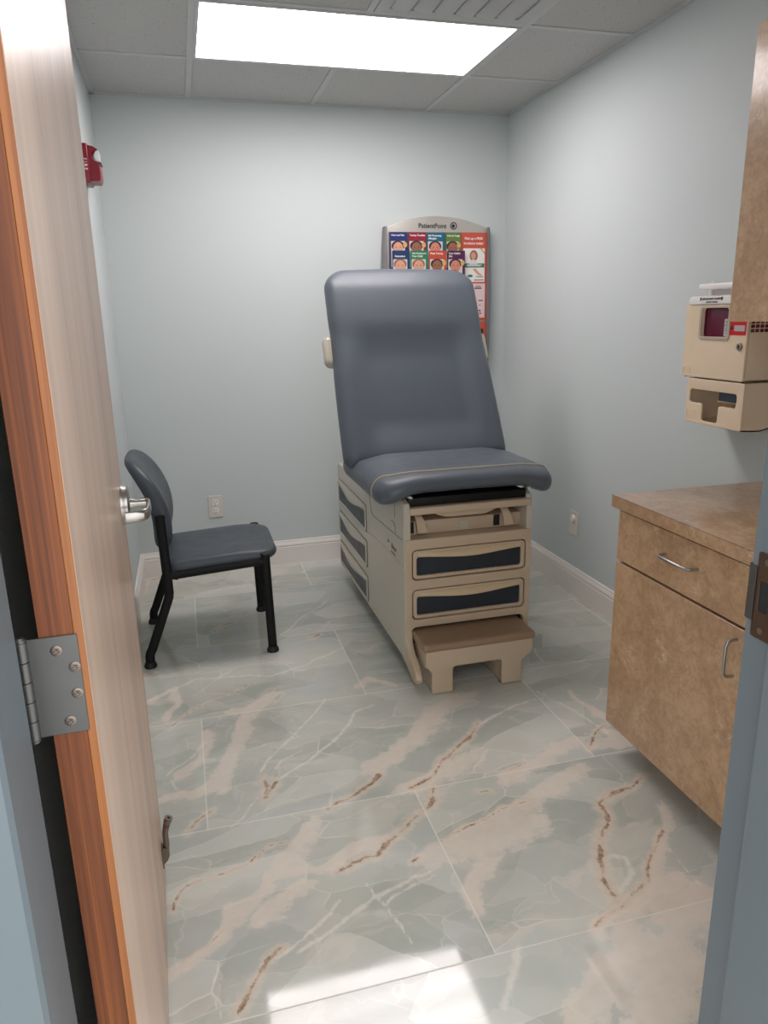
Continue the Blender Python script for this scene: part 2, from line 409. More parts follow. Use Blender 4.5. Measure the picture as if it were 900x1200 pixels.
def build_floor():
    sx, sy = .008, .008
    xs = np.arange(L-.02, R+.02+sx, sx); ys = np.arange(.60, B+.02+sy, sy)
    gx, gy = np.meshgrid(xs, ys); nx, ny = len(xs), len(ys)
    P = np.stack([gx.ravel(), gy.ravel()], 1)
    rs = np.random.RandomState(7); WARP = np.zeros_like(P)
    for fq, am in ((5, .016), (11, .011), (24, .007), (52, .004), (100, .0022)):      # ragged stone edges
        for k in range(5):
            th = rs.uniform(0, PI); fr = fq*rs.uniform(.7, 1.4); ph = rs.uniform(0, 2*PI, 2)
            arg = fr*(P[:,0]*math.cos(th)+P[:,1]*math.sin(th))
            WARP[:,0] += am*.6*np.sin(arg+ph[0]); WARP[:,1] += am*.6*np.sin(arg*1.13+ph[1])
    fb = np.full(len(P), 30.); fc = np.full(len(P), 30.); fw = np.zeros(len(P))
    for kind, w, pts in VEINS:
        dmin = np.full(len(P), 1e3); Q = P + (WARP*(1.0 if kind == 'w' else .42)); side = np.zeros(len(P))
        for a, b in zip(pts[:-1], pts[1:]):
            a = np.array(a); b = np.array(b); ab = b-a
            t = np.clip(((Q-a)@ab)/max(ab@ab, 1e-9), 0, 1)
            ex, ey = Q[:,0]-a[0]-t*ab[0], Q[:,1]-a[1]-t*ab[1]; dd = np.hypot(ex, ey)
            side = np.where(dd < dmin, np.sign(ab[0]*ey-ab[1]*ex), side); dmin = np.minimum(dmin, dd)
        # a vein stops at the joint of the tile it was printed on
        if kind == 'b': fb = np.minimum(fb, dmin/w)
        elif kind == 'c': fc = np.minimum(fc, dmin/w)
        else: fw = np.maximum(fw, np.exp(-(dmin/np.where(side > 0, w*.55, w*1.25))**2))   # crisp on one side, fading on the other
    co = np.zeros((len(P), 3)); co[:,:2] = P
    i = np.arange(nx*ny).reshape(ny, nx)
    q = np.stack([i[:-1,:-1], i[:-1,1:], i[1:,1:], i[1:,:-1]], -1).reshape(-1, 4)
    # the corridor floor in front of the doorway
    n0 = len(co); hall = np.array([[-1.6,-1.6,0],[R+.6,-1.6,0],[R+.6,.60,0],[-1.6,.60,0]], float)
    co = np.vstack([co, hall]); q = np.vstack([q, [[n0, n0+1, n0+2, n0+3]]])
    pad = lambda a, v: np.concatenate([a, np.full(4, v)])
    me = bpy.data.meshes.new('floor')
    me.vertices.add(len(co)); me.vertices.foreach_set('co', co.ravel())
    me.loops.add(q.size); me.loops.foreach_set('vertex_index', q.ravel().astype(np.int32))
    me.polygons.add(len(q)); me.polygons.foreach_set('loop_start', np.arange(0, q.size, 4, dtype=np.int32))
    me.update(calc_edges=True)
    for nm, a in (('vein_brown', pad(fb, 30.)), ('vein_pale', pad(fc, 30.)), ('band_cream', pad(fw, 0.))):
        at = me.attributes.new(nm, 'FLOAT', 'POINT'); at.data.foreach_set('value', a.astype(np.float32))
    m = Mat('onyx_tile', rough=.06, spec=.5)
    co_ = m.co()
    sep = m.n('ShaderNodeSeparateXYZ'); m.inp(sep, 0, co_)
    ry = m.math('DIVIDE', m.math('SUBTRACT', sep.outputs[1], 1.2145-T*4), T); row = m.math('FLOOR', ry)
    odd = m.math('MODULO', row, 2.)
    rx = m.math('ADD', m.math('DIVIDE', m.math('SUBTRACT', sep.outputs[0], .5645-T*8), 2*T), m.math('MULTIPLY', odd, .5))
    colm = m.math('FLOOR', rx)
    fx = m.math('MULTIPLY', m.math('ABSOLUTE', m.math('SUBTRACT', m.math('FRACT', rx), .5)), 2*T)     # .61 at a joint
    fy = m.math('MULTIPLY', m.math('ABSOLUTE', m.math('SUBTRACT', m.math('FRACT', ry), .5)), T)       # .305 at a joint
    joint = m.math('MAXIMUM', m.rng(fx, T-.0021, T-.0011), m.rng(fy, T/2-.0021, T/2-.0011))
    cid = m.n('ShaderNodeCombineXYZ'); m.inp(cid, 0, row); m.inp(cid, 1, colm)
    wn = m.n('ShaderNodeTexWhiteNoise', noise_dimensions='3D'); m.inp(wn, 'Vector', cid.outputs[0])
    sc = m.n('ShaderNodeVectorMath', operation='SCALE'); m.inp(sc, 0, wn.outputs['Color']); sc.inputs['Scale'].default_value = 23.
    pos = m.vmath('ADD', co_, sc.outputs[0])                 # every tile shows another piece of the stone
    wob = m.vmath('SUBTRACT', m.noise(pos, 3.2, 4., .55, out='Color'), (.5,.5,.5))
    wsc = m.n('ShaderNodeVectorMath', operation='SCALE'); m.inp(wsc, 0, wob); wsc.inputs['Scale'].default_value = .30
    pw = m.vmath('ADD', pos, wsc.outputs[0])
    # bands run up to the right
    pr = m.mapping(pw, (1.0, 2.3, 1.), (0, 0, -.62))
    cloud = m.noise(pr, 2.0, 5., .55, .5)
    base = m.mix(m.rng(cloud, .34, .66), srgb(182,184,175), srgb(207,205,194))
    blue = m.rng(m.noise(pos, 2.6, 2., .5), .47, .66)
    base = m.mix(m.math('MULTIPLY', blue, .75), base, srgb(197,200,197))
    # faint crystal plates: straight-edged cells
    cells = m.vor(m.mapping(pw, (1., 1.7, 1.), (0,0,-.7)), 4.2, out='Color')
    csep = m.n('ShaderNodeSeparateColor'); m.inp(csep, 0, cells)
    base = m.mix(m.rng(csep.outputs[0], 0., 1., 0., .42, False), base, srgb(166,171,161))
    base = m.mix(m.rng(csep.outputs[1], .5, 1., 0., .28, False), base, srgb(220,214,203))
    edge = m.vor(m.mapping(pw, (1., 1.7, 1.), (0,0,-.7)), 4.2, 'DISTANCE_TO_EDGE')
    fac = m.mapping(m.vmath('ADD', pos, m.vmath('MULTIPLY', wsc.outputs[0], (.25,.25,.25))), (1., 2.2, 1.), (0,0,-.75))
    fcol = m.n('ShaderNodeSeparateColor'); m.inp(fcol, 0, m.vor(fac, 3.1, out='Color'))
    base = m.mix(m.rng(fcol.outputs[1], .55, .60, 0., .30), base, srgb(226,226,216))
    base = m.mix(m.rng(fcol.outputs[2], .60, .64, 0., .24), base, srgb(156,163,153))
    fe_ = m.math('MULTIPLY', m.rng(m.vor(fac, 3.1, 'DISTANCE_TO_EDGE'), 0., .013, 1., 0.), m.rng(m.noise(pos, 4., 3.), .46, .60))
    base = m.mix(m.math('MULTIPLY', fe_, .5), base, srgb(238,232,222))
    eg = m.math('MULTIPLY', m.rng(edge, 0., .022, 1., 0.), m.rng(m.noise(pos, 5., 2.), .42, .62))
    base = m.mix(m.math('MULTIPLY', eg, .26), base, srgb(232,227,218))
    # soft generic cream clouding
    gc = m.rng(m.noise(pr, 3.1, 6., .6, .8), .54, .70)
    base = m.mix(m.math('MULTIPLY', gc, .38), base, srgb(228,217,204))
    # placed cream bands, ragged at the rim
    rag = m.noise(pos, 16., 6., .65, .6)
    bw = m.math('ADD', m.attr('band_cream'), m.math('MULTIPLY', m.math('SUBTRACT', rag, .5), 1.15))
    base = m.mix(m.math('MULTIPLY', m.rng(bw, .0, .8), .34), base, srgb(224,212,198))
    bw = m.math('ADD', bw, m.math('MULTIPLY', m.math('SUBTRACT', m.noise(m.mapping(pos, (1., 2.6, 1.), (0,0,-.6)), 24., 7., .72, .4), .5), 1.1))
    base = m.mix(m.math('MULTIPLY', m.rng(bw, .40, .80), .60), base, m.mix(m.noise(pos, 30., 4.), srgb(222,206,191), srgb(240,228,215)))
    base = m.mix(m.math('MULTIPLY', m.rng(m.math('ABSOLUTE', m.math('SUBTRACT', bw, .56)), 0., .07, 1., 0.), .20), base, srgb(246,238,228))
    # thin pale veins
    jit = m.math('MULTIPLY', m.math('SUBTRACT', m.noise(co_, 38., 5., .65), .5), 3.4)
    pv = m.math('ABSOLUTE', m.math('ADD', m.attr('vein_pale'), jit))
    base = m.mix(m.math('MULTIPLY', m.rng(pv, .1, 1.5, 1., 0.), .52), base, srgb(242,234,223))
    # brown veins: a cream halo, then the broken rusty core
    vb = m.attr('vein_brown')
    base = m.mix(m.math('MULTIPLY', m.rng(m.math('ADD', vb, m.math('MULTIPLY', jit, 2.2)), .2, 4.6, 1., 0.), .55), base, srgb(236,220,203))
    jb = m.math('ADD', m.math('MULTIPLY', m.math('SUBTRACT', m.noise(co_, 60., 6., .75), .5), 4.4), m.math('MULTIPLY', m.math('SUBTRACT', m.noise(co_, 13., 3., .6), .5), 5.5))
    core = m.rng(m.math('ADD', m.math('MULTIPLY', vb, 1.5), jb), .25, 1.2, 1., 0.)
    core = m.math('MULTIPLY', core, m.rng(m.noise(co_, 24., 3., .6), .30, .50, .35, 1.))
    wash = m.rng(m.math('ADD', vb, m.math('MULTIPLY', jb, .8)), .4, 2.6, 1., 0.)
    base = m.mix(m.math('MULTIPLY', wash, .30), base, srgb(208,178,150))
    rust = m.mix(m.rng(m.noise(co_, 70., 4., .7), .38, .62), srgb(120,98,78), srgb(186,154,126))
    base = m.mix(m.math('MULTIPLY', core, .85), base, rust)
    base = m.mix(m.math('MULTIPLY', joint, .6), base, srgb(232,225,214))
    m.set('Base Color', base)
    m.set('Roughness', m.math('ADD', m.math('MULTIPLY', joint, .4), m.rng(m.noise(pos, 9., 3.), .2, .8, .045, .085)))
    m.bump(m.math('SUBTRACT', m.math('MULTIPLY', m.noise(pos, 7., 2.), .12), m.math('MULTIPLY', joint, .5)), .05, .004)
    me.materials.append(m.m)
    o = bpy.data.objects.new('floor', me); COL.objects.link(o); structure(o)
build_floor()

# ---- walls, ceiling, grid, baseboards
HT = H+.35
structure(MB().box(L-.12, R+.12, B, B+.12, 0, HT).build('wall_back', 'wall', smooth=False))
structure(MB().box(L-.12, L, FR, B, 0, HT).box(L, -.245, FR+.0085, 1.69, 0, H+.003).build('wall_left', 'wall', smooth=False))  # second box: added wall return behind the door, to darken the hinge gap
structure(MB().box(R, R+.12, FH, B, 0, HT).build('wall_right', 'wall', smooth=False))
JL, JR, HD = -.2, .746, 2.16     # faces of the door rabbet, head of the frame
w = MB()
w.box(L-1.2, JL-.02, FH, FR, 0, HT); w.box(JR+.02, R+.6, FH, FR, 0, HT); w.box(JL-.02, JR+.02, FH, FR, HD+.02, HT)
structure(w.build('wall_front', 'wall', smooth=False))
structure(MB().box(L, R, FR, B, H+.004, H+.03).build('ceiling', 'tile', smooth=False))
g = MB(); tw = .012
def tee_x(x, y0, y1):
    g.box(x-tw, x+tw, y0, y1, H-.0008, H+.008); g.box(x-.003, x+.003, y0, y1, H+.004, H+.02)
def tee_y(y, x0, x1): g.box(x0, x1, y-tw, y+tw, H-.0005, H+.008)
for x in (GX, GX+2*T): tee_x(x, FR, B)
for y0, y1 in ((GY, B), (FR, GY-T)): tee_x(GX+T, y0, y1)
for k in range(5): tee_y(GY-k*T, L, R)
structure(g.build('trim_1', 'tee', smooth=False))
g = MB()                               # wall angle
for b in ((L, R, B-.02, B), (L, L+.02, FR, B), (R-.02, R, FR, B)):
    g.box(*b, H-.002, H+.006)
for b in ((L, R, B-.0015, B-.0002), (L+.0002, L+.0015, FR, B), (R-.0015, R-.0002, FR, B)): g.box(*b, H-.004, H+.03)
structure(g.build('trim_2', 'tee', smooth=False))
def baseboard(name, a, b, nrm):
    """profiled board along a->b, nrm = direction into the room"""
    prof = [(0,0),(.016,0),(.016,.100),(.0135,.104),(.0135,.108),(.016,.111),(.0145,.119),(.010,.127),(.0085,.131),(.0085,.135),(.006,.1393),(0,.1393)]
    mb = MB(); rings = []
    for p in (a, b): rings.append([(p[0]+nrm[0]*d, p[1]+nrm[1]*d, z) for d, z in prof])
    mb.loft(rings); structure(mb.build(name, 'white_trim', angle=20))
baseboard('baseboard_back', (L, B), (R, B), (0,-1))
baseboard('baseboard_left', (L, 1.69), (L, B), (1,0))
baseboard('baseboard_right', (R, 1.88), (R, B), (-1,0))
baseboard('baseboard_front', (JR+.06, FR), (1.25, FR), (0,1))

# ---- door frame (pressed metal), one side each, and the head
def jamb(name, x, s):
    # s = +1: opening lies towards +x
    pr = [(x-s*.05,FR),(x-s*.05,FR+.008),(x,FR+.008),(x,.737),(x+s*.016,.737),(x+s*.016,.640),(x+s*.012,.634),(x-s*.05,.634),(x-s*.05,FH),(x-s*.012,FH),(x-s*.012,FR)]
    return structure(MB().loft([[(px, py, z) for px, py in pr] for z in (0, HD)]).build(name, 'frame_paint', angle=30))
trim_hinge = jamb('trim_3', JL, 1)
trim_strike = jamb('trim_4', JR, -1)
hd = MB(); pr = [(HD+.05,FR),(HD+.05,FR+.008),(HD,FR+.008),(HD,.737),(HD-.016,.737),(HD-.016,.640),(HD-.012,.634),(HD+.05,.634),(HD+.05,FH),(HD+.012,FH),(HD+.012,FR)]
hd.loft([[(x, py, pz) for pz, py in pr] for x in (JL-.05, JR+.05)])
structure(hd.build('trim_5', 'frame_paint', angle=30))
# strike plate let into the right jamb, its lip bent round the edge
F = ((JR-.0016, FR, 0), (0,-1,0), (0,0,1))
zc = 1.005
sp = MB().plate([rrect(.004,.046, zc-.062, zc+.062, .003), rrect(.012,.030, zc-.022, zc+.022, .003)], .0022, F, .0004)
lip = []
for px, py in ((JR-.0027,.784),(JR-.0027,.796),(JR-.0020,.8005),(JR+.0005,.8030),(JR+.004,.8040)):
    lip.append([(px, py, zc-.040),(px, py, zc+.040)])
lp = MB()
lp.loft([[(r[0][0], r[0][1], r[0][2]), (r[0][0]+.0018, r[0][1]-.001, r[0][2]), (r[1][0]+.0018, r[1][1]-.001, r[1][2]), (r[1][0], r[1][1], r[1][2])] for r in lip])
spo = sp.build('strike_plate', 'bronze', trim_strike); spo['label'] = 'dark bronze strike plate'
MB().plate([rrect(.012,.030, zc-.022, zc+.022, .003)], .001, ((JR-.0006, FR, 0), (0,-1,0), (0,0,1))).build('bolt_hole', 'dark', spo)
lp.build('lip', 'hinge_steel', spo)['label'] = 'grey steel strike lip'
for dz in (-.050, .050): 
    MB().lathe((JR-.0026, FR-.021, zc+dz), (-1,0,0), [(.0048,0),(.0048,.0004),(.002,.0008),(0,.0002)], 16).build('screw', 'stop_metal', spo)

# ---- the open door
DX, DY, DW, DT = -.1275, .780, .930, .0445
dth = math.atan2(.0295, .9)
DM = Matrix.Translation((DX, DY, 0)) @ Matrix(((-math.sin(dth), -math.cos(dth), 0, 0), (math.cos(dth), -math.sin(dth), 0, 0), (0,0,1,0), (0,0,0,1)))
dp = lambda s, t, z: DM @ Vector((s, t, z))
door = MB().box(.004, DW, 0, DT, .014, 2.132, .0008, 1, DM).build('door_1', 'veneer', origin=(DX, DY, 0)); structure(door)
MB().box(0, .004, .0095, DT, .014, 2.132, .0006, 1, DM).build('edge_strip', 'edge_wood', door)['label'] = 'dark stained wooden door edge'
MB().box(-.0003, .004, .0004, .0095, .014, 2.132, .0006, 1, DM).build('lipping', 'edge_band', door)['label'] = 'golden wooden lipping along the door edge'
# butt hinge
hz0, hz1 = .954, 1.069
hg = MB().box(-.0025, .0002, .0065, DT+.012, hz0, hz1, .0006, 1, DM)
hinge = hg.build('hinge', 'hinge_steel', door); hinge['label'] = 'dull steel butt hinge'
KC = dp(-.004, DT+.0175, 0)
kn = MB(); step = (hz1-hz0)/5
for k in range(5):
    a, b = hz0+k*step+.0004, hz0+(k+1)*step-.0004
    kn.lathe((KC.x, KC.y, a), (0,0,1), [(.0064,0),(.0070,.0006),(.0070,b-a-.0006),(.0064,b-a)], 20)
kn.lathe((KC.x, KC.y, hz0), (0,0,1), [(.005,0),(.005,hz1-hz0)], 16)
kn.lathe((KC.x, KC.y, hz1), (0,0,1), [(.0064,0),(.0064,.002),(.004,.0045),(0,.005)], 20)
kn.lathe((KC.x, KC.y, hz0), (0,0,-1), [(.0064,0),(.0064,.002),(.004,.0045),(0,.005)], 20)
kn.build('knuckle', 'hinge_steel', hinge)
xd = Vector((DM[0][0], DM[1][0], 0))
for t, z in ((.0285, 1.053), (.0125, 1.032), (.0135, 1.001), (.0245, .969)):
    c = dp(-.0025, t, z)
    s_ = MB().lathe(c, -xd, [(.0062,0),(.0060,.0006),(.0050,.0011),(.0034,.0012),(.0030,.0004),(0,.0003)], 20)
    for a in (.6, .6+PI/2):
        Xa = Vector((math.cos(a)*xd.y, -math.cos(a)*xd.x, math.sin(a)))
        s_.tube([c-xd*.0011-Xa*.0036, c-xd*.0011+Xa*.0036], .0007, 6)
    s_.build('screw', 'stop_metal', hinge)
# lever set
hs, hzz = DW-.066, 1.0
nrm = Vector((DM[0][1], DM[1][1], 0))*-1      # out of the visible face
c0 = dp(hs, 0, hzz)
hd_ = MB().lathe(c0, nrm, [(.044,0),(.044,.004),(.042,.007),(.041,.014),(.036,.017),(.018,.018)], 40)
hd_.lathe(c0+nrm*.016, nrm, [(.0125,0),(.0115,.008),(.0085,.016),(.0085,.042)], 24)
rose = hd_.build('handle', 'nickel', door); rose['label'] = 'satin nickel lever handle'
path = [c0+nrm*.040, c0+nrm*.052, c0+nrm*.057-xd*.012, c0+nrm*.058-xd*.04, c0+nrm*.057-xd*.075, c0+nrm*.054-xd*.098, c0+nrm*.046-xd*.112, c0+nrm*.030-xd*.118, c0+nrm*.012-xd*.119]
MB().tube(path, .0098, 16, 1.25, .45, (0,0,1)).build('lever', 'nickel', rose)
MB().box(hs-.028, hs+.028, -.0005, .001, hzz-.0280, hzz+.028, 0, 1, DM).build('backing', 'nickel', rose)
# flip-down door stop
s0 = DW-.075
ds = MB().box(s0-.016, s0+.016, -.003, .0002, .068, .122, .001, 1, DM)
pl_ = [(0,.075),(.010,.085),(.016,.098),(.016,.112),(.010,.122),(0,.122)]
for sg in (-.011, .008):
    ds.loft([[dp(s0+sg+k, -.002-a, z) for a, z in pl_] for k in (0, .003)])
stop = ds.build('door_stop', 'stop_metal', door); stop['label'] = 'pewter flip-up door stop'
st = MB().tube([dp(s0, -.010, .104), dp(s0, -.0125, .125), dp(s0, -.0125, .158), dp(s0, -.0165, .176)], [.0075,.0075,.0075,.0078], 16)
st.build('arm', 'stop_metal', stop)
MB().tube([dp(s0, -.0165, .176), dp(s0, -.0195, .187)], .0082, 16).build('collar', 'brownband', stop)
MB().tube([dp(s0, -.0195, .187), dp(s0, -.025, .200)], [.0095, .0105], 18).build('rubber_tip', 'stop_metal', stop)
MB().tube([dp(s0, -.0248, .1995), dp(s0, -.0252, .2004)], .0042, 14).build('tip_hole', 'dark', stop)
# ================================================================== LAMP AND VENT
lamp = thing('ceiling_light', 'long lit fluorescent panel set in the tiled ceiling', 'ceiling light', (GX+T, GY-T/2, H))
x0, x1, y0, y1 = GX+.013, GX+2*T-.013, GY-T+.013, GY-.013
F = ((0,0,H), (1,0,0), (0,-1,0))      # local y = -world y, normal = -z
fl = MB().plate([rrect(x0-.002, x1+.002, -y1-.002, -y0+.002, .002), rrect(x0+.012, x1-.012, -y1+.012, -y0-.012, .003)], .010, ((0,0,H+.001), (1,0,0), (0,-1,0)), .001)
fl.build('frame', 'tee', lamp)
dm = MB(); dm.box(x0+.006, x1-.006, y0+.006, y1-.006, H-.0008, H+.003, .0008, 1); dm.build('diffuser', 'lamp', lamp)

vent = thing('ceiling_vent', 'grey louvred air vent set in the ceiling beside the lit panel', 'air vent', (GX+1.5*T, GY-1.5*T, H))
vx0, vx1, vy0, vy1 = GX+T+.014, GX+2*T-.014, GY-2*T+.014, GY-T-.014
MB().plate([rrect(vx0, vx1, -vy1, -vy0, .004), rrect(vx0+.045, vx1-.045, -vy1+.045, -vy0-.045, .006)], .006, ((0,0,H-.001), (1,0,0), (0,-1,0)), .001).build('frame', 'vent_paint', vent)
MB().box(vx0+.03, vx1-.03, vy0+.03, vy1-.03, H+.0005, H+.0035).build('backing', 'label_grey', vent)
for k in range(6):
    xx = vx0+.085+k*.079
    blade = MB().loft([[(xx-.034, y, H-.002),(xx-.030, y, H-.0035),(xx+.022, y, H-.016),(xx+.026, y, H-.0155),(xx+.024, y, H-.0135),(xx-.028, y, H-.0012)] for y in (vy0+.048, vy1-.048)])
    blade.build('louvre', 'vent_paint', vent)

# ================================================================== EXAM TABLE
TX0, TX1 = .775, 1.320; TC = (TX0+TX1)/2
et = thing('exam_table', 'slate blue padded examination table on a beige drawer base', 'exam table', (TC, 3.2, 0))
prof_l = [(3.875,.022),(3.880,.60),(3.868,.612),(3.12,.592),(2.96,.690),(2.66,.697),(2.620,.680),(2.610,.640),(2.610,.140),(2.612,.060),(2.625,.022)]
bd = MB()
prof_r = prof_l
for xa, xb, prof in ((TX0, TX0+.028, prof_l), (TX1-.022, TX1, prof_r)):
    ins = lambda q: [(y+(3.2-y)*.004, z+(.35-z)*.012) for y, z in q]
    bd.loft([[(xa, y, z) for y, z in ins(prof)], [(xa+.003, y, z) for y, z in prof], [(xb-.003, y, z) for y, z in prof], [(xb, y, z) for y, z in ins(prof)]])
body = bd.build('side_panels', 'enamel', et)
foot = [(2.606,.20),(2.604,.150),(2.594,.108),(2.560,.072),(2.505,.048),(2.474,.026),(2.464,.004),(2.474,-.014),(2.500,-.020),(2.540,-.010),(2.600,.010),(2.66,.022),(2.66,.20)]
MB().loft([[(xx, 2.60+(y-2.60)*k, .05+(z-.05)*k) for y, z in foot] for xx, k in ((TX0+.0005,.97),(TX0+.0035,1),(TX0+.024,1),(TX0+.027,.97))]).build('foot', 'taupe', et)
MB().box(TX0+.06, TX1-.06, 2.80, 3.80, -.0655, .05).build('plinth', 'dark', et)
MB().box(TX0+.02, TX1-.02, 2.72, 3.870, .045, .590).box(TX0+.02, TX1-.02, 3.0, 3.6, .58, .70).build('carcass', 'taupe', et)
# front moulding with its two drawer openings and the step opening
d1, d2, so = (.806, 1.297, .366, .494), (.806, 1.297, .197, .327), (.802, 1.293, .020, .165)
F = XZ((0, 2.619, 0))
fm = MB().plate([rrect(TX0+.003, TX1-.001, .03, .537, (.002,.002,.012,.012)), rrect(*d1, .020), rrect(*d2, .020), rrect(so[0], so[1], .0305, .165, (.004,.004,.022,.022))], .030, F, .004, 3)
fm.build('front_panel', 'taupe', et)
MB().box(TX0+.015, TX1-.015, 2.640, 2.66, .05, .52).build('front_lining', 'dark', et)
def drawer(nm, x0, x1, z0, z1, fr, col, deep=.55, zo=-.004, bulge=.012):
    """moulded drawer front with a waved finger pull above an inset dark panel"""
    g_ = .0045; o = rrect(x0+g_, x1-g_, z0+g_, z1-g_, .017); wv = []; n = 80
    a, b, c, d = x0+.020, x1-.020, z0+.018, z1-.036
    wv = rrect(a, b, c, d, .010, 4)[:10]
    for k in range(n+1):
        t = k/n; wv.append((b+(a-b)*t, d + .006 - deep*.022*math.sin(PI*t)**2 - .009*(1-math.sqrt(max(0, 1-(1-min(1, min(t,1-t)*26))**2)))))
    fr0 = MB().plate([o, wv], .018, fr, .003, 3)
    root = fr0.build(nm, col, et)
    O, X, Y = (Vector(v) for v in fr); Z = X.cross(Y)
    MB().plate([[(x, z) for x, z in rrect(a-.004, b+.004, c-.004, d+.008, .006)]], .004, (O+Z*zo, X, Y)).build('inset_panel', 'navy_panel', root)
    # bulging pull lip
    rg = []
    for k in range(n+1):
        t = k/n; x = a+(b-a)*(.02+.96*t); s = math.sin(PI*t)
        zt = z1-.012; zb = d + .006 - deep*.022*math.sin(PI*(.02+.96*t))**2 - .001
        h = .002+bulge*s**.7
        rg.append([O+X*x+Y*zt+Z*.0094, O+X*x+Y*(zt-(zt-zb)*.25)+Z*(.0098+h*.55), O+X*x+Y*(zt-(zt-zb)*.55)+Z*(.010+h*.9), O+X*x+Y*(zb+.002)+Z*(.010+h), O+X*x+Y*zb+Z*(.008+h*.9), O+X*x+Y*zb+Z*.001])
    MB().loft(rg).build('pull', 'bronze_pull' if col == 'taupe' else 'enamel', root, angle=60)
    return root
for dd in (d1, d2): drawer('drawer', *dd, XZ((0, 2.617, 0)), 'taupe')['label'] = 'front drawer with a bronze finger pull'
# three drawers in the left side
SF = lambda x: ((x, 0, 0), (0,-1,0), (0,0,1))
for z0, z1 in ((.392,.530), (.214,.352), (.036,.174)):
    MB().plate([rrect(-3.868, -3.226, z0, z1, .016)], .002, SF(TX0-.0012)).build('drawer_gap', 'seam', et)
    drawer('side_drawer', -3.866, -3.229, z0, z1, SF(TX0+.003), 'enamel', deep=1.35, zo=.0045, bulge=.004)
# shallow seams and ledge of the side panel
def seam(pts, r=.0016): return MB().tube([(TX0-.0002, y, z) for y, z in pts], r, 6)
sm_ = seam([(3.165,.592),(3.150,.575),(3.128,.524),(3.10,.512),(2.635,.532)])
for q in ([(2.735,.664),(2.735,.600)], [(2.79,.572),(2.755,.574),(2.732,.560),(2.730,.535)]):
    t_ = seam(q); sm_.add(t_.v, t_.f)
sm_.build('seam', 'seam', et)
MB().tube([(TX0, 3.222, .392), (TX0, 3.19, .404), (TX0, 2.95, .420), (TX0, 2.62, .420)], .004, 8, 1, .5, (0,0,1)).build('ledge', 'enamel', et)
for wd_, sz, yy, zz, sh in (('Ritter', .034, 2.800, .462, .25), ('the', .020, 2.852, .470, .25), ('by Midmark', .014, 2.802, .436, 0)):
    MB().text(wd_, sz, ((TX0-.0004, yy, zz), (0,-1,0), (0,0,1)), shear=sh).build('side_lettering', 'ink', et)
# open bay above the drawers: pull-out tray, stirrup bin and two hooked stirrup arms
MB().box(TX0+.022, TX1-.022, 2.632, 2.98, .500, .5345, .001).box(TX0+.022, TX1-.022, 2.96, 3.0, .53, .70).build('bay_floor', 'taupe', et)
MB().box(TX0+.022, TX1-.022, 2.672, 2.95, .536, .593, .004).build('stirrup_bin', 'taupe', et)
MB().plate([rrect(1.030, 1.064, .540, .578, .002)], .002, XZ((0, 2.6712, 0))).build('latch', 'enamel', et)
MB().box(TX0+.024, TX1-.004, 2.607, 2.94, .634, .664, .006, 3).build('slide_board', 'taupe', et)
MB().box(TX0+.022, TX1-.022, 2.625, 2.98, .668, .700, .003).build('deck', 'black', et)
MB().loft([[(x, 2.63, z), (x, 2.66, z-.001), (x, 2.80, z), (x, 2.80, .634), (x, 2.63, .634)] for x, z in ((.905,.632),(.925,.622),(.96,.612),(1.12,.612),(1.155,.622),(1.175,.632))]).build('pan_grip', 'taupe', et)
for xh, dx in ((.830, .02), (1.200, .02)):
    rg = []
    for k in range(9):
        a = k/8; yy = 2.675-.045*math.sin(a*PI/2); zz = .632-.078*(1-math.cos(a*PI/2)); wd = .012+.010*a
        rg.append([(xh+.008*a, yy, zz), (xh+.008*a, yy+.012, zz-.004), (xh+dx+.030*a, yy+.012, zz-.004), (xh+dx+.030*a, yy, zz)])
    MB().loft(rg).build('stirrup_arm', 'taupe', et)
    MB().box(xh-.022, xh+.004, 2.668, 2.69, .545, .590).build('arm_slot', 'dark', et)
# seat section: crowned, the rim hangs lower at both sides than in the middle
SW = .758
def seat_disp(x, y, z):
    u = abs(x)/(SW/2); e = sm(.55, 1.0, u)
    top = z/.105
    z2 = z*(1-.04*e) - .030*e*(1-.35*top)            # rim droops at the sides
    fr_ = sm(.16, 0., y)
    z2 += .020*(1-e)*fr_*(1-top)                      # hollow under the middle of the front
    z2 -= .016*top*sm(.14, .0, y)                     # top rolls down to the front
    y2 = y + .018*(u**2)*fr_*(-.4) + .010*fr_*(1-u)
    return x, y2, z2
st = cushion(SW, .66, .105, (.095,.095,.03,.03), .048, ((TC, 2.585, .700), (1,0,0), (0,1,0)), seat_disp, 6, 10, 12)
seat = st.build('seat', 'vinyl', et, angle=80)
seat['label'] = 'slate blue vinyl seat pad'
pp = []; RE = .048
for k in range(9):
    a = math.radians(-45+135*k/8)
    pp.append(seat_disp(-(SW/2-RE*(1-math.cos(a))), .112-.012*k/8, .0525*(1+math.sin(a))))
for k in range(1, 32):
    x = (SW/2-RE)*(-1+2*k/32); u = abs(x)/(SW/2-RE)
    pp.append(seat_disp(x, .068+.032*u**5, .105))
for k in range(8, -1, -1):
    a = math.radians(-45+135*k/8)
    pp.append(seat_disp(SW/2-RE*(1-math.cos(a)), .112-.012*k/8, .0525*(1+math.sin(a))))
pp = [(TC+q[0], 2.585+q[1], .700+q[2]+.0008) for q in pp]
MB().tube(pp, .0042, 8).build('piping', 'piping', seat)['label'] = 'tan piping'
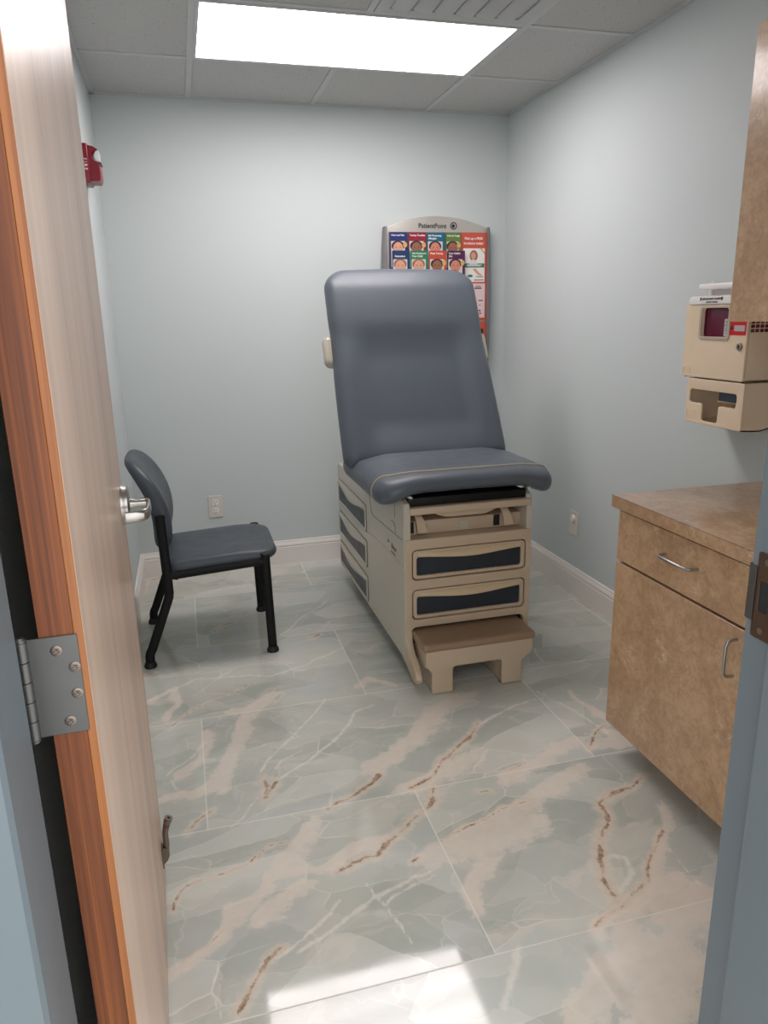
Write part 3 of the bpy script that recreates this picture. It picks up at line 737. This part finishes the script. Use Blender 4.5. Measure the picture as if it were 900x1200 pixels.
for x, y, z, sx in ((-.245, .030, -.004, .012), (.225, .040, .002, .016), (.31, .035, -.012, .014), (.262, .035, -.006, .008)):
    MB().loft([[(TC+x-sx, 2.585+y, .712+z), (TC+x-sx*.2, 2.585+y-.006, .717+z), (TC+x+sx, 2.585+y-.002, .708+z), (TC+x+sx*.3, 2.585+y, .704+z)], [(TC+x-sx, 2.585+y+.02, .716+z), (TC+x, 2.585+y+.02, .719+z), (TC+x+sx, 2.585+y+.02, .712+z), (TC+x, 2.585+y+.02, .708+z)]]).build('torn_edge', 'torn', seat)['label'] = 'torn lining at the seat edge'
# raised back section, reclined 28 degrees
ba = math.radians(28.2); BU = Vector((0, math.sin(ba), math.cos(ba))); BL, BT, BW = .975, .112, .765
BO = Vector((TC-.022, 3.110, .713))
def back_disp(x, y, z):
    u = x/(BW/2); v = y/BL; top = z/BT
    head = sm(.565, .70, v)
    wd = 1 - .045*sm(.0, .95, v) - .012*sm(.75, .62, v)*sm(.42, .56, v)
    # head section bulges, lumbar field is dished between low bolsters
    z2 = z + top*(.017*head*math.sin(min(1, (v-.565)/.42)*PI*.62 if v > .565 else 0) - .026*(1-sm(.50, .70, v))*(1-sm(.52, .82, abs(u)))*sm(.03, .22, v))
    z2 -= .030*sm(.86, 1.0, v)*top
    y2 = y - .012*sm(.85, 1.0, v)*(u*u)
    return x*wd, y2, z2
bk = cushion(BW, BL, BT, (.05,.05,.105,.105), .050, (BO, (1,0,0), BU), back_disp, 6, 22, 30)
back = bk.build('backrest', 'vinyl', et, angle=80)
back['label'] = 'slate blue vinyl backrest'
BN = Vector((1,0,0)).cross(BU)
shell = MB(); mt = Matrix.Translation(BO) @ Matrix(((1,0,0,0),(0,BU.y,BN.y,0),(0,BU.z,BN.z,0),(0,0,0,1)))
shell.box(-BW/2+.035, BW/2-.035, .06, BL-.16, -.022, .004, .008, 2, mt)
shell.box(-.10, .10, -.04, .40, -.075, -.020, .010, 2, mt).build('back_shell', 'enamel', et)
for s in (-1, 1):
    xa, xb = sorted((s*(BW/2-.06), s*(BW/2+.018)))
    hb_ = MB().box(xa, xb, .500, .650, -.012, .052, .029, 5, mt); hb_.build('side_grip', 'enamel', et)['label'] = 'beige side grip of the backrest'

# real size: the seat is 28 in wide and the deck sits on a recessed plinth
RS = .955
def resize(o):
    if o.type == 'MESH' and not o.data.get('sized'):
        for v in o.data.vertices: v.co = v.co*RS + Vector((0, 0, .0626))
        o.data['sized'] = 1
    for c in o.children: resize(c)
resize(et)
et.location = (1.0004, 3.056, 0)
# pull-out step
sb = MB(); SX0, SX1 = .766, 1.222
apr = [(SX0+.012,.180),(SX0+.012,.120),(SX0+.034,.092),(SX0+.034,.004),(.884,.004),(.884,.100),(.892,.108),(1.076,.108),(1.084,.100),(1.084,.004),(1.166,.004),(1.166,.092),(SX1-.012,.130),(SX1-.012,.178)]
sb.plate([fillet(apr, .008, 4)], .028, XZ((0, 2.362, 0)), .003)
for xa, xb in ((SX0+.034, .884), (1.084, 1.166)): sb.box(xa+.004, xb-.004, 2.365, 2.55, .004, .110, .004)
sb.box(SX0+.014, SX1-.014, 2.365, 2.56, .105, .180, .003)
step_ = sb.build('step', 'taupe', et)
tr = cushion(SX1-SX0, .20, .030, (.014,.014,.006,.006), .010, (((SX0+SX1)/2, 2.341, .177), (1,0,0), (0,1,0)), nseg=3, n_in=3, nlong=2)
tr.build('tread', 'brown_tread', step_)['label'] = 'brown step tread'
# ================================================================== CHAIR (faces +x, back to the left wall)
ch = thing('side_chair', 'armless dark grey vinyl chair with black metal legs against left wall', 'chair', (.05, 3.15, 0))
YN, YF = 2.915, 3.385
def chair_leg(path, y, r=.0145):
    leg = MB().tube([(x, y, z) for x, z in path], r, 16, 1.30, .80, (1,0,0)).build('leg', 'black', ch)
    x, z = path[-1]
    MB().lathe((x, y, 0), (0,0,1), [(.024,0),(.026,.004),(.024,.014),(.019,.024)], 20).build('glide', 'black_rubber', leg)
def spline(pts, n=6):
    out = []
    for i in range(len(pts)-1):
        p0, p1, p2, p3 = pts[max(i-1,0)], pts[i], pts[i+1], pts[min(i+2,len(pts)-1)]
        for k in range(n):
            t = k/n
            out.append(tuple(.5*((2*b)+(c-a)*t+(2*a-5*b+4*c-d)*t*t+(-a+3*b-3*c+d)*t**3) for a, b, c, d in zip(p0, p1, p2, p3)))
    return out+[pts[-1]]
rear = [(-.140,.640),(-.138,.52),(-.135,.40),(-.134,.315),(-.137,.296),(-.143,.280),(-.222,.078),(-.231,.062),(-.235,.048),(-.236,.008)]
front = [(.262,.436),(.262,.428),(.264,.30),(.270,.012)]
for y in (YN, YF): chair_leg(rear, y); chair_leg(front, y)
rail = MB()
for y in (YN, YF): rail.tube([(-.134, y, .386), (.262, y, .410)], .0150, 12, 1.15, .70, (0,0,1))
for x, z in ((-.10,.378), (.235,.398)): rail.tube([(x, YN, z), (x, YF, z)], .011, 12)
rail.build('seat_frame', 'black', ch)
for y in (YN, YF): MB().lathe((.262, y, .434), (0,0,1), [(.0195,0),(.0205,.003),(.0205,.010),(.017,.013)], 18).build('leg_cap', 'black_rubber', ch)
def cs_disp(x, y, z):
    # local x across (world -y), local y = forward
    top = z/.062
    return x, y, z - .014*top*sm(.30, .46, y) - .006*top*sm(.5, 1., abs(x)/.24) - .006*top*math.sin(PI*min(1, y/.44))*(1-(x/.24)**2)
cs = cushion(.452, .458, .062, (.055,.055,.085,.085), .026, ((-.138, (YN+YF)/2-.012, .386), (0,-1,0), (1,0,.055)), cs_disp, 5, 7, 6)
cs.build('seat', 'vinyl_chair', ch, angle=80)
def cb_disp(x, y, z):
    v = y/.385
    bend = .105*sm(.15, 1.15, v)*v
    return x, y, z - bend - .020*(1-(x/.22)**2)*1.0 + .012*math.sin(PI*v)*(z/.058)
cb = cushion(.445, .378, .058, (.10,.10,.11,.11), .026, ((-.160, (YN+YF)/2, .476), (0,1,0), (0,0,1)), cb_disp, 5, 9, 10)
cb.build('backrest', 'vinyl_chair', ch, angle=80)

# ================================================================== BASE CABINETS, WORKTOP, WALL CABINET
CX = 1.235
def wire_pull(a, b, out, name, parent):
    a, b = Vector(a), Vector(b); d = (b-a).normalized(); o = Vector((-1,0,0))
    pts = [a, a+o*(out*.55), a+o*out*.85+d*.004, a+o*out+d*.013, a.lerp(b,.5)+o*(out+.001), b+o*out-d*.013, b+o*out*.85-d*.004, b+o*(out*.55), b]
    return MB().tube(pts, .0042, 12).build(name, 'steel', parent)
def base_cab(y0, y1, label):
    c = thing('base_cabinet', label, 'cabinet', (1.53, (y0+y1)/2, 0))
    MB().box(CX+.0205, R-.012, y0+.001, y1, .10, .8195).box(CX+.16, R-.012, y0+.001, y1-.002, 0, .10).build('body', 'laminate', c)
    MB().box(CX+.0195, CX+.0205, y0+.001, y1, .10, .8185).build('front_gap', 'dark', c)
    dr = MB().box(CX, CX+.019, y0+.003, y1+.001, .655, .808, .0009, 1).build('drawer', 'laminate', c)
    dq = MB().box(CX, CX+.019, y0+.003, y1+.001, .098, .6475, .0009, 1).build('door', 'laminate', c)
    yc = (y0+y1)/2-.02
    wire_pull((CX, yc+.066, .742), (CX, yc-.066, .742), .030, 'handle', dr)
    wire_pull((CX, y0+.030, .618), (CX, y0+.030, .521), .030, 'handle', dq)
    return c
base_cab(1.312, 1.866, 'brown stone-look base cabinet with one drawer over one door under the worktop end')
base_cab(.80, 1.309, 'brown base cabinet nearest the doorway, mostly hidden behind the door frame')
wt = MB().box(1.213, R-.0125, .80, 1.879, .8200, .8560, .0015, 2).build('worktop', 'laminate', origin=(1.52, 1.34, .82))
sl = MB().tube([(1.2128, .80, .8558), (1.2128, 1.8788, .8558)], .0007, 6); sl.build('edge_seam', 'brownband', wt)
tag(wt, 'brown stone-look laminate worktop on the base cabinets', 'worktop')
wc = thing('wall_cabinet', 'brown stone-look wall cabinet hung above the worktop', 'cabinet', (1.68, 1.32, 1.353))
UX = 1.533
MB().box(UX+.0205, R-.001, .81, 1.838, 1.354, 2.11).build('body', 'laminate', wc)
MB().box(UX+.0195, UX+.0205, .81, 1.837, 1.356, 2.108).build('front_gap', 'dark', wc)
for a, b in ((1.326, 1.84), (.81, 1.322)): MB().box(UX, UX+.019, a, b, 1.353, 2.11, .0009, 1).build('door', 'laminate', wc)

# ================================================================== SHARPS CABINET, ITS CONTAINER, GLOVE BOX HOLDER
HX = 1.670
SFc = lambda x: ((x, 0, 0), (0,-1,0), (0,0,1))
sc_ = thing('sharps_cabinet', 'beige locking sharps disposal cabinet on the right wall', 'sharps cabinet', (1.75, 2.065, 1.168))
Y0, Y1, Z0, Z1 = 1.918, 2.213, 1.168, 1.400
wy0, wy1, wz0, wz1 = 2.003, 2.128, 1.302, 1.392
shell = MB()
shell.box(HX+.006, R-.001, Y1-.006, Y1, Z0, Z1, .002); shell.box(HX+.006, R-.001, Y0, Y0+.006, Z0, Z1, .002)
shell.box(HX+.006, R-.001, Y0, Y1, Z0, Z0+.006, .002); shell.box(R-.008, R-.001, Y0, Y1, Z0, Z1, .002)
shell.build('body', 'sharps_beige', sc_)
fp = MB().plate([rrect(-Y1, -Y0, Z0, Z1+.004, .007), rrect(-wy1, -wy0, wz0, wz1, .010)], .012, SFc(HX+.006), .003, 3)
front_ = fp.build('front_panel', 'sharps_beige', sc_)
MB().plate([rrect(-wy1-.010, -wy0+.010, wz0-.010, wz1+.008, .014), rrect(-wy1, -wy0, wz0, wz1, .010)], .005, SFc(HX-.0015), .0015).build('window_rim', 'window_rim', sc_)
lk = MB().lathe((HX, 1.943, 1.274), (-1,0,0), [(.0125,0),(.0125,.003),(.0105,.006),(.009,.0065),(.008,.005),(0,.005)], 24)
lko = lk.build('lock', 'nickel', sc_)
MB().box(HX-.0066, HX-.004, 1.9418, 1.9442, 1.268, 1.280).build('key_slot', 'dark', lko)
rl = MB().plate([rrect(-1.996, -1.923, 1.309, 1.352, .001)], .0008, SFc(HX-.0006)).build('warning_label', 'label_red', sc_); rl['label'] = 'red warning label'
MB().plate([rrect(-1.974, -1.929, 1.321, 1.339, .002)], .0006, SFc(HX-.0012)).build('label_field', 'label_grey', rl)
bz = MB()
for k in range(3):
    a = PI/2+k*2*PI/3; bz.lathe((HX-.0010, 1.985-.0035*math.cos(a), 1.331+.0035*math.sin(a)), (-1,0,0), [(.0032,0),(.0032,.0004)], 14)
bz.build('hazard_mark', 'inkdark', rl)
ep = MB().plate([rrect(-2.204, -2.166, 1.180, 1.200, .002), rrect(-2.2025, -2.1675, 1.1815, 1.1985, .0015)], .0015, SFc(HX-.0004))
for z in (1.1935, 1.187): ep.box(HX-.0012, HX, 2.172, 2.199, z-.0008, z+.0008)
ep.build('embossed_plate', 'sharps_beige', sc_)
vs = MB()
for i in range(4):
    for j in range(3): vs.box(1.682+i*.017, 1.695+i*.017, Y0-.0008, Y0+.001, 1.318+j*.013, 1.328+j*.013)
vs.build('side_vents', 'maroon', sc_)
for y in (Y1-.012, Y0+.012): MB().lathe((HX+.012, y, Z0+.002), (0,0,-1), [(.005,0),(.005,.004),(.003,.005)], 14).build('hinge_pin', 'dark', sc_)

cn = thing('sharps_container', 'maroon sharps container with white lid inside the beige cabinet', 'sharps container', (1.75, 2.065, Z0+.0062))
MB().box(HX+.0135, R-.012, Y0+.012, Y1-.012, Z0+.0065, Z1-.001, .010, 3).build('tub', 'maroon', cn)
ld = MB(); lidp = [(HX-.004,1.4045),(HX-.006,1.410),(HX-.003,1.426),(HX+.006,1.431),(R-.02,1.436),(R-.02,1.4045)]
ld.loft([[(x, y, z) for x, z in lidp] for y in (Y0+.006, Y0+.010, Y1-.024, Y1-.018)])
ld.box(HX+.05, R-.02, Y1-.055, Y1-.038, 1.43, 1.468, .004); ld.box(HX+.05, R-.02, Y0+.03, Y0+.047, 1.43, 1.468, .004)
ld.box(HX+.016, R-.02, Y0+.02, Y1-.030, 1.451, 1.470, .006, 3)
ld.tube([(HX+.03, 2.13, 1.466), (HX+.045, 2.15, 1.474), (HX+.06, 2.17, 1.466)], .004, 8)
ld.box(HX+.06, R-.02, Y0+.04, Y1-.045, 1.40, 1.458, .002)
lid = ld.build('lid', 'white_plastic', cn); lid['label'] = 'white counterbalanced lid'
lt = MB(); ft = lambda y, z: ((HX-(.0044 if z > 1.415 else .0062), y, z), (0,-1,0), (.14 if z > 1.415 else 0,0,.99))
lt.text('BIOHAZARD SHARPS', .0095, ft(2.130, 1.4205), bold=.0002).text('DO NOT OVERFILL', .0065, ft(2.110, 1.4110), bold=.0001)
for y, s in ((2.138, 1), (2.038, 1)): lt.box(HX-.0054, HX-.0040, y-.003, y+.003, 1.416, 1.426)
lt.build('lid_lettering', 'inkdark', lid)
MB().plate([rrect(-2.036, -2.006, 1.304, 1.358, .002)], .0008, SFc(HX+.0127)).build('paper_label', 'label_grey', cn)
pt = MB()
for k, z in enumerate((1.350,1.345,1.338,1.329,1.322,1.314)): pt.box(HX+.0118, HX+.0126, 2.011, 2.030-.004*(k % 2), z-.0012, z+.0012)
pt.build('label_print', 'ink', cn)

gh = thing('mounted_glove_holder', 'beige holder with T-shaped opening under the sharps cabinet', 'glove box holder', (1.75, 2.04, 1.013))
GY0, GY1, GZ0, GZ1 = 1.907, 2.178, 1.014, 1.1635
tee_ = [(-2.160,1.083),(-2.160,1.128),(-1.936,1.128),(-1.936,1.083),(-2.016,1.083),(-2.016,1.026),(-2.094,1.026),(-2.094,1.083)]
MB().plate([rrect(-GY1, -GY0, GZ0, GZ1, .004), fillet(tee_, .012, 5)], .008, SFc(HX+.006), .002, 2).build('front_panel', 'sharps_beige', gh)
sd = [(HX+.006, GZ0),(HX+.075, GZ0-.004),(HX+.12, GZ0+.006),(R-.001, GZ0+.022),(R-.001, GZ1),(HX+.006, GZ1)]
bb = MB()
for a, b in ((GY0, GY0+.004), (GY1-.004, GY1)): bb.loft([[(x, y, z) for x, z in sd] for y in (a, b)])
bb.loft([[(x, y, z) for x, z in sd[:4]] + [(x, y, z+.004) for x, z in reversed(sd[:4])] for y in (GY0, GY1)])
bb.box(R-.006, R-.001, GY0, GY1, GZ0+.022, GZ1); bb.box(HX+.006, R-.001, GY0, GY1, GZ1-.004, GZ1)
bb.build('body', 'sharps_beige', gh)
ep = MB().plate([rrect(-2.168, -2.125, 1.030, 1.058, .002), rrect(-2.1665, -2.1265, 1.0315, 1.0565, .0015)], .0015, SFc(HX+.0016))
for z in (1.0505, 1.044): ep.box(HX+.0008, HX+.002, 2.132, 2.162, z-.0008, z+.0008)
ep.build('embossed_plate', 'sharps_beige', gh)
gb = MB().box(HX+.050, R-.010, 1.916, 2.075, 1.0925, 1.150, .002).build('glove_box', 'glove_box', origin=(1.78, 1.98, 1.086))
MB().box(HX+.05, R-.004, 1.912, 2.080, 1.0885, 1.0920).build('ledge', 'sharps_beige', gh)
tag(gb, 'blue grey carton inside the holder with the T-shaped opening', 'carton')

# ================================================================== OUTLETS
def outlet(root, O, X):
    X = Vector(X); Y = Vector((0,0,1)); O = Vector(O); Z = X.cross(Y)
    MB().plate([rrect(-.039,.039,-.062,.062,.004)], .006, (O+Z*.003, X, Y), .0025, 3).build('cover_plate', 'ivory', root)
    for dz in (-.0235, .0235):
        r = MB().plate([fillet([(-.017,-.010),(-.010,-.0165),(.010,-.0165),(.017,-.010),(.017,.010),(.010,.0165),(-.010,.0165),(-.017,.010)], .004)], .003, (O+Z*.0065+Y*dz, X, Y), .0006).build('receptacle', 'white_plastic', root)
        sl = MB()
        for dx, hh in ((-.0068,.0052), (.0068,.0042)): sl.plate([rrect(dx-.0016,dx+.0016,.002-hh,.002+hh,.0005)], .0006, (O+Z*.0081+Y*(dz+.003), X, Y))
        sl.disc(O+Z*.0078+Y*(dz-.0085), .0028, Z, .0006, 14)
        sl.build('slots', 'inkdark', r)
    MB().lathe(O+Z*.006, Z, [(.0032,0),(.0030,.0008),(0,.0010)], 14).build('screw', 'steel', root)
ob = thing('wall_outlet', 'ivory double socket on the back wall behind the dark chair', 'outlet', (.108, B, .376))
outlet(ob, (.108, B, .376), (1,0,0))
orr = thing('wall_outlet', 'ivory double socket on the right wall with a white safety cap', 'outlet', (R, 3.147, .366))
outlet(orr, (R, 3.147, .366), (0,-1,0))
MB().lathe((R-.007, 3.147, .366+.0235), (-1,0,0), [(.019,0),(.019,.006),(.016,.010),(0,.011)], 24).build('safety_cap', 'white_plastic', orr)

# ================================================================== FIRE ALARM
fa = thing('fire_alarm', 'dark red fire alarm horn strobe high on the left wall', 'fire alarm', (L, 3.40, 1.93))
MB().box(L+.0002, L+.026, 3.340, 3.475, 1.922, 2.068, .006, 3).build('base_plate', 'red', fa)
hp = [(L+.026,1.930)]
hp += [(L+.058,1.930),(L+.064,1.938),(L+.066,1.960),(L+.064,1.992),(L+.060,2.000)]
for k in range(9):
    a = math.radians(-75-k*21); hp.append((L+.064+.026*math.cos(a), 2.024+.024*math.sin(a)))
hp += [(L+.060,2.050),(L+.046,2.058),(L+.026,2.062)]
MB().loft([[(x+(L+.03-x)*.06, y0, z) for x, z in hp] if k in (0, 3) else [(x, y0, z) for x, z in hp] for k, y0 in enumerate((3.352, 3.358, 3.457, 3.463))]).build('horn_housing', 'red', fa)
ln = MB().loft([[(L+.064+rr*math.cos(a)*.9, y, 2.024+rr*math.sin(a)) for a in [math.radians(-90-k*22.5) for k in range(9)]] for y, rr in ((3.362,.018),(3.366,.0225),(3.449,.0225),(3.453,.018))])
ln.build('strobe_lens', 'lens', fa)
MB().tube([(L+.052, 3.38, 2.022), (L+.052, 3.44, 2.022)], .004, 10).build('strobe_tube', 'ink', fa)
lt = MB()
lt.text('FIRE', .017, ((L+.0135, 3.3399, 1.990), (0,0,-1), (1,0,0)), 'CENTER', spacing=1.5).build('side_lettering', 'white_ink', fa)
# ================================================================== BROCHURE RACK AND BROCHURES
rk = thing('brochure_rack', 'silver wall rack holding colourful health brochures behind the exam table', 'brochure rack', (1.41, B, 1.11))
RX0, RX1, RZ0 = 1.108, 1.704, 1.11
out = [(RX0, RZ0), (RX1, RZ0)]
for k in range(17):
    t = k/16; x = RX1+(RX0-RX1)*t; out.append((x, 1.842+.062*(1-(2*t-1)**2)))
MB().plate([out], .034, XZ((0, 4.036, 0)), .003).build('back_panel', 'silver', rk)
for s, x in ((-1, RX0+.002), (1, RX1-.002)):
    rg = []
    for k in range(21):
        t = k/20; z = RZ0+(1.848-RZ0)*t; bow = .022*math.sin(PI*(.12+.80*t))
        xo = x+s*bow; rg.append([(x-s*.006, 4.002, z), (x-s*.004, 3.996, z), (xo*.8+x*.2, 4.000, z), (xo, 4.012, z), (xo, 4.056, z), (x-s*.006, 4.056, z)])
    MB().loft(rg).build('side_rail', 'silver_side', rk)
tf = MB().text('PatientPoint', .0345, ((1.296, 4.0178, 1.8535), (1,0,0), (0,0,1)), spacing=.96, bold=.0004); tf.build('header_lettering', 'inkdark', rk)
ring = lambda c, r0, r1: [[(c[0]+r*math.cos(2*PI*k/32), c[1]+r*math.sin(2*PI*k/32)) for k in range(32)] for r in (r0, r1)]
lg = MB().plate(ring((1.499, 1.8555), .0195, .0145), .0008, XZ((0, 4.0178, 0)))
lg.plate([ring((1.4975, 1.8545), .0095, .004)[0]], .0008, XZ((0, 4.0178, 0))).build('header_emblem', 'inkdark', rk)
MB().plate([rrect(1.128, 1.545, 1.13, 1.822, .002)], .002, XZ((0, 4.0175, 0))).build('pocket_back', 'silver_side', rk)
for z, ya in ((1.6075, 3.9975), (1.5135, 3.980)): MB().box(1.128, 1.562, ya, 4.018, z-.003, z).box(1.128, 1.562, ya, ya+.0016, z-.003, z+.018).build('pocket_ledge', 'label_grey', rk)
cp = MB().plate([rrect(1.541, 1.695, 1.352, 1.822, .002)], .003, XZ((0, 4.0165, 0))).build('notice_panel', 'coral', rk); cp['label'] = 'coral notice panel'
lc = MB().plate([rrect(1.541, 1.697, 1.13, 1.345, .002)], .003, XZ((0, 4.0165, 0))).build('lower_panel', 'coral', rk)
MB().plate([rrect(1.556, 1.682, 1.15, 1.305, .002)], .001, XZ((0, 4.0147, 0))).build('lower_card', 'inkdark', lc)
ht = MB()
ht.text('Pick up a FREE', .0178, ((1.6175, 4.0148, 1.7905), (1,0,0), (0,0,1)), 'CENTER', bold=.0003)
ht.text('brochure today!', .0178, ((1.6175, 4.0148, 1.7655), (1,0,0), (0,0,1)), 'CENTER', bold=.0003).build('notice_lettering', 'white_ink', cp)
p1 = MB().plate([rrect(1.556, 1.684, 1.561, 1.739, .001)], .001, XZ((0, 4.0146, 0))).build('poster', 'paper', cp)
p2 = MB().plate([rrect(1.556, 1.688, 1.366, 1.552, .001)], .001, XZ((0, 4.0146, 0))).build('poster', 'pinkpaper', cp)
ell = lambda cx, cz, a, b, n=20: [(cx+a*math.cos(2*PI*k/n), cz+b*math.sin(2*PI*k/n)) for k in range(n)]
def flat(loops, y, name, mat, parent): return MB().plate(loops, .0005, XZ((0, y, 0))).build(name, mat, parent)
flat([ell(1.618, 1.700, .024, .030), ], 4.0138, 'hair', 'hair_fair', p1)
flat([ell(1.616, 1.700, .014, .019)], 4.0132, 'face', 'skin', p1)
flat([fillet([(1.588,1.655),(1.645,1.655),(1.640,1.672),(1.622,1.680),(1.610,1.680),(1.595,1.672)], .006)], 4.0134, 'shoulders', 'shirt', p1)
flat([rrect(1.560, 1.682, 1.638, 1.660, .001)], 4.0136, 'green_band', 'greenband', p1)
flat([[(1.655,1.739),(1.664,1.739),(1.684,1.718),(1.684,1.708)]], 4.0136, 'corner_flash', 'lime', p1)
flat([fillet([(1.612,1.628),(1.630,1.634),(1.655,1.606),(1.668,1.602),(1.664,1.594),(1.645,1.598)], .005)], 4.0136, 'arm', 'skin', p1)
flat([ell(1.598, 1.593, .016, .007)], 4.0136, 'leaf', 'greenband', p1)
bt = MB()
for z, a, b in ((1.652,1.575,1.668), (1.646,1.580,1.660)): bt.box(a, b, 4.0130, 4.0134, z-.0014, z+.0014)
bt.build('band_print', 'white_ink', p1)
bt = MB()
for z, a, b in ((1.591,1.630,1.676), (1.586,1.634,1.676), (1.573,1.622,1.678), (1.569,1.622,1.678)): bt.box(a, b, 4.0138, 4.0142, z-.0012, z+.0012)
bt.build('print', 'ink', p1)
bt = MB()
for z, a, b, h in ((1.538,1.630,1.662,.002), (1.527,1.625,1.668,.004), (1.460,1.650,1.678,.003), (1.435,1.655,1.662,.003), (1.405,1.652,1.664,.004), (1.39,1.655,1.668,.003)): MB().box(a, b, 4.0138, 4.0142, z-h, z+h).build('print', 'ink', p2)

def brochure(x0, x1, zt, row, col, title, label, skin, hair, badge=True):
    """a leaflet standing on its ledge: coloured cover, portrait, title and gold badge"""
    yf = 4.004 if row == 0 else 3.990
    z0 = 1.6079 if row == 0 else 1.5139; xm = (x0+x1)/2; w_ = x1-x0
    M.setdefault(col[0], plain(col[0], srgb(*col[1]), .45, var=.04))
    b = MB().box(x0+.001, x1-.001, yf, yf+.003, z0, zt, .0006, 1).build('brochure', col[0], origin=(xm, yf, z0))
    tag(b, label, 'brochure', 'brochures in the silver rack')
    ph = flat([rrect(x0+.006, x1-.016, z0+.03, zt-.045, .002)], yf-.0005, 'cover_photo', 'photo_bg', b)
    px = xm-.006
    flat([fillet([(px-.038,z0+.031),(px+.034,z0+.031),(px+.030,zt-.108),(px+.012,zt-.098),(px-.014,zt-.098),(px-.034,zt-.108)], .008)], yf-.0009, 'shirt', 'shirt', ph)
    flat([ell(px, zt-.070, .036, .027)], yf-.0011, 'hair', hair, ph)
    flat([ell(px+.001, zt-.084, .028, .034)], yf-.0015, 'face', skin, ph)
    for dx in (-.0105, .0125): MB().plate([ell(px+dx, zt-.077, .0040, .0020, 10)], .0004, XZ((0, yf-.0019, 0))).build('eye', 'hair', ph)
    MB().plate([fillet([(px-.008,zt-.1015),(px+.010,zt-.1015),(px+.006,zt-.1045),(px-.004,zt-.1045)], .0015)], .0004, XZ((0, yf-.0019, 0))).build('mouth', 'hair', ph)
    if badge: 
        bg = flat([ell(x1-.0155, zt-.064, .0115, .0135)], yf-.0021, 'badge', 'badge', b)
    tt = MB()
    for k, ln in enumerate(title): tt.text(ln, .0135, ((x0+.008, yf-.0002, zt-.015-k*.0145), (1,0,0), (0,0,1)), depth=.0005, bold=.0003, width=x1-x0-.012)
    tt.build('title', 'white_ink', b)
C = lambda n, *c: (n, c)
brochure(1.131, 1.231, 1.819, 0, C('navy_cover',32,46,108), ['Heart and Pain'], 'navy blue brochure at the left end of the upper row', 'skin', 'hair')
brochure(1.234, 1.337, 1.819, 0, C('crimson_cover',142,32,52), ['Tummy Troubles'], 'crimson brochure in the upper row, between the navy and teal ones', 'skin_dark', 'hair')
brochure(1.340, 1.446, 1.818, 0, C('teal_cover',24,98,126), ['Life-Threatening', 'Allergies'], 'teal brochure in the upper row, third from the left', 'skin_rose', 'hair', False)
brochure(1.449, 1.540, 1.818, 0, C('green_cover',98,124,58), ['Cold and Cough'], 'olive green brochure at the right end of the upper row', 'skin_dark', 'hair')
brochure(1.138, 1.239, 1.725, 1, C('deep_blue_cover',22,58,100), ['', '  Relaxation'], 'deep blue brochure at the left end of the lower row', 'skin', 'hair_fair', False)
brochure(1.242, 1.344, 1.725, 1, C('emerald_cover',46,122,88), ['Why Vaccines and', 'Your Child'], 'emerald green brochure in the lower row, beside the orange one', 'skin', 'hair_fair', False)
brochure(1.347, 1.450, 1.725, 1, C('orange_cover',190,76,54), ['Potty Training'], 'orange brochure in the lower row', 'skin_dark', 'hair')
brochure(1.453, 1.558, 1.725, 1, C('purple_cover',82,30,76), ["Your Child's", 'Skin'], 'purple brochure at the right end of the lower row', 'skin_rose', 'hair')

# ================================================================== LIGHT AND CAMERA
wd = bpy.data.worlds.new('corridor'); SC.world = wd; wd.use_nodes = True
bgn = wd.node_tree.nodes['Background']; bgn.inputs[0].default_value = (.94,.97,1,1); bgn.inputs[1].default_value = 2.1
cam = bpy.data.cameras.new('camera'); co = bpy.data.objects.new('camera', cam); COL.objects.link(co); SC.camera = co
fpx, yaw, pit, rol, hcam = 853.887, .260744, .263978, .019668, 1.39059
cam.sensor_fit = 'HORIZONTAL'; cam.sensor_width = 36; cam.lens = 36*fpx/900; cam.clip_start = .02
f0 = Vector((math.sin(yaw)*math.cos(pit), math.cos(yaw)*math.cos(pit), -math.sin(pit)))
r0 = Vector((math.cos(yaw), -math.sin(yaw), 0)); d0 = f0.cross(r0)
rr = r0*math.cos(rol)+d0*math.sin(rol); dd = -r0*math.sin(rol)+d0*math.cos(rol)
co.matrix_world = Matrix(((rr.x,-dd.x,-f0.x,0),(rr.y,-dd.y,-f0.y,0),(rr.z,-dd.z,-f0.z,hcam),(0,0,0,1)))
vs = SC.view_settings; SC.display_settings.display_device = 'sRGB'
vs.view_transform = 'Standard'; vs.look = 'None'; vs.gamma = 1; vs.use_curve_mapping = False; vs.exposure = .25
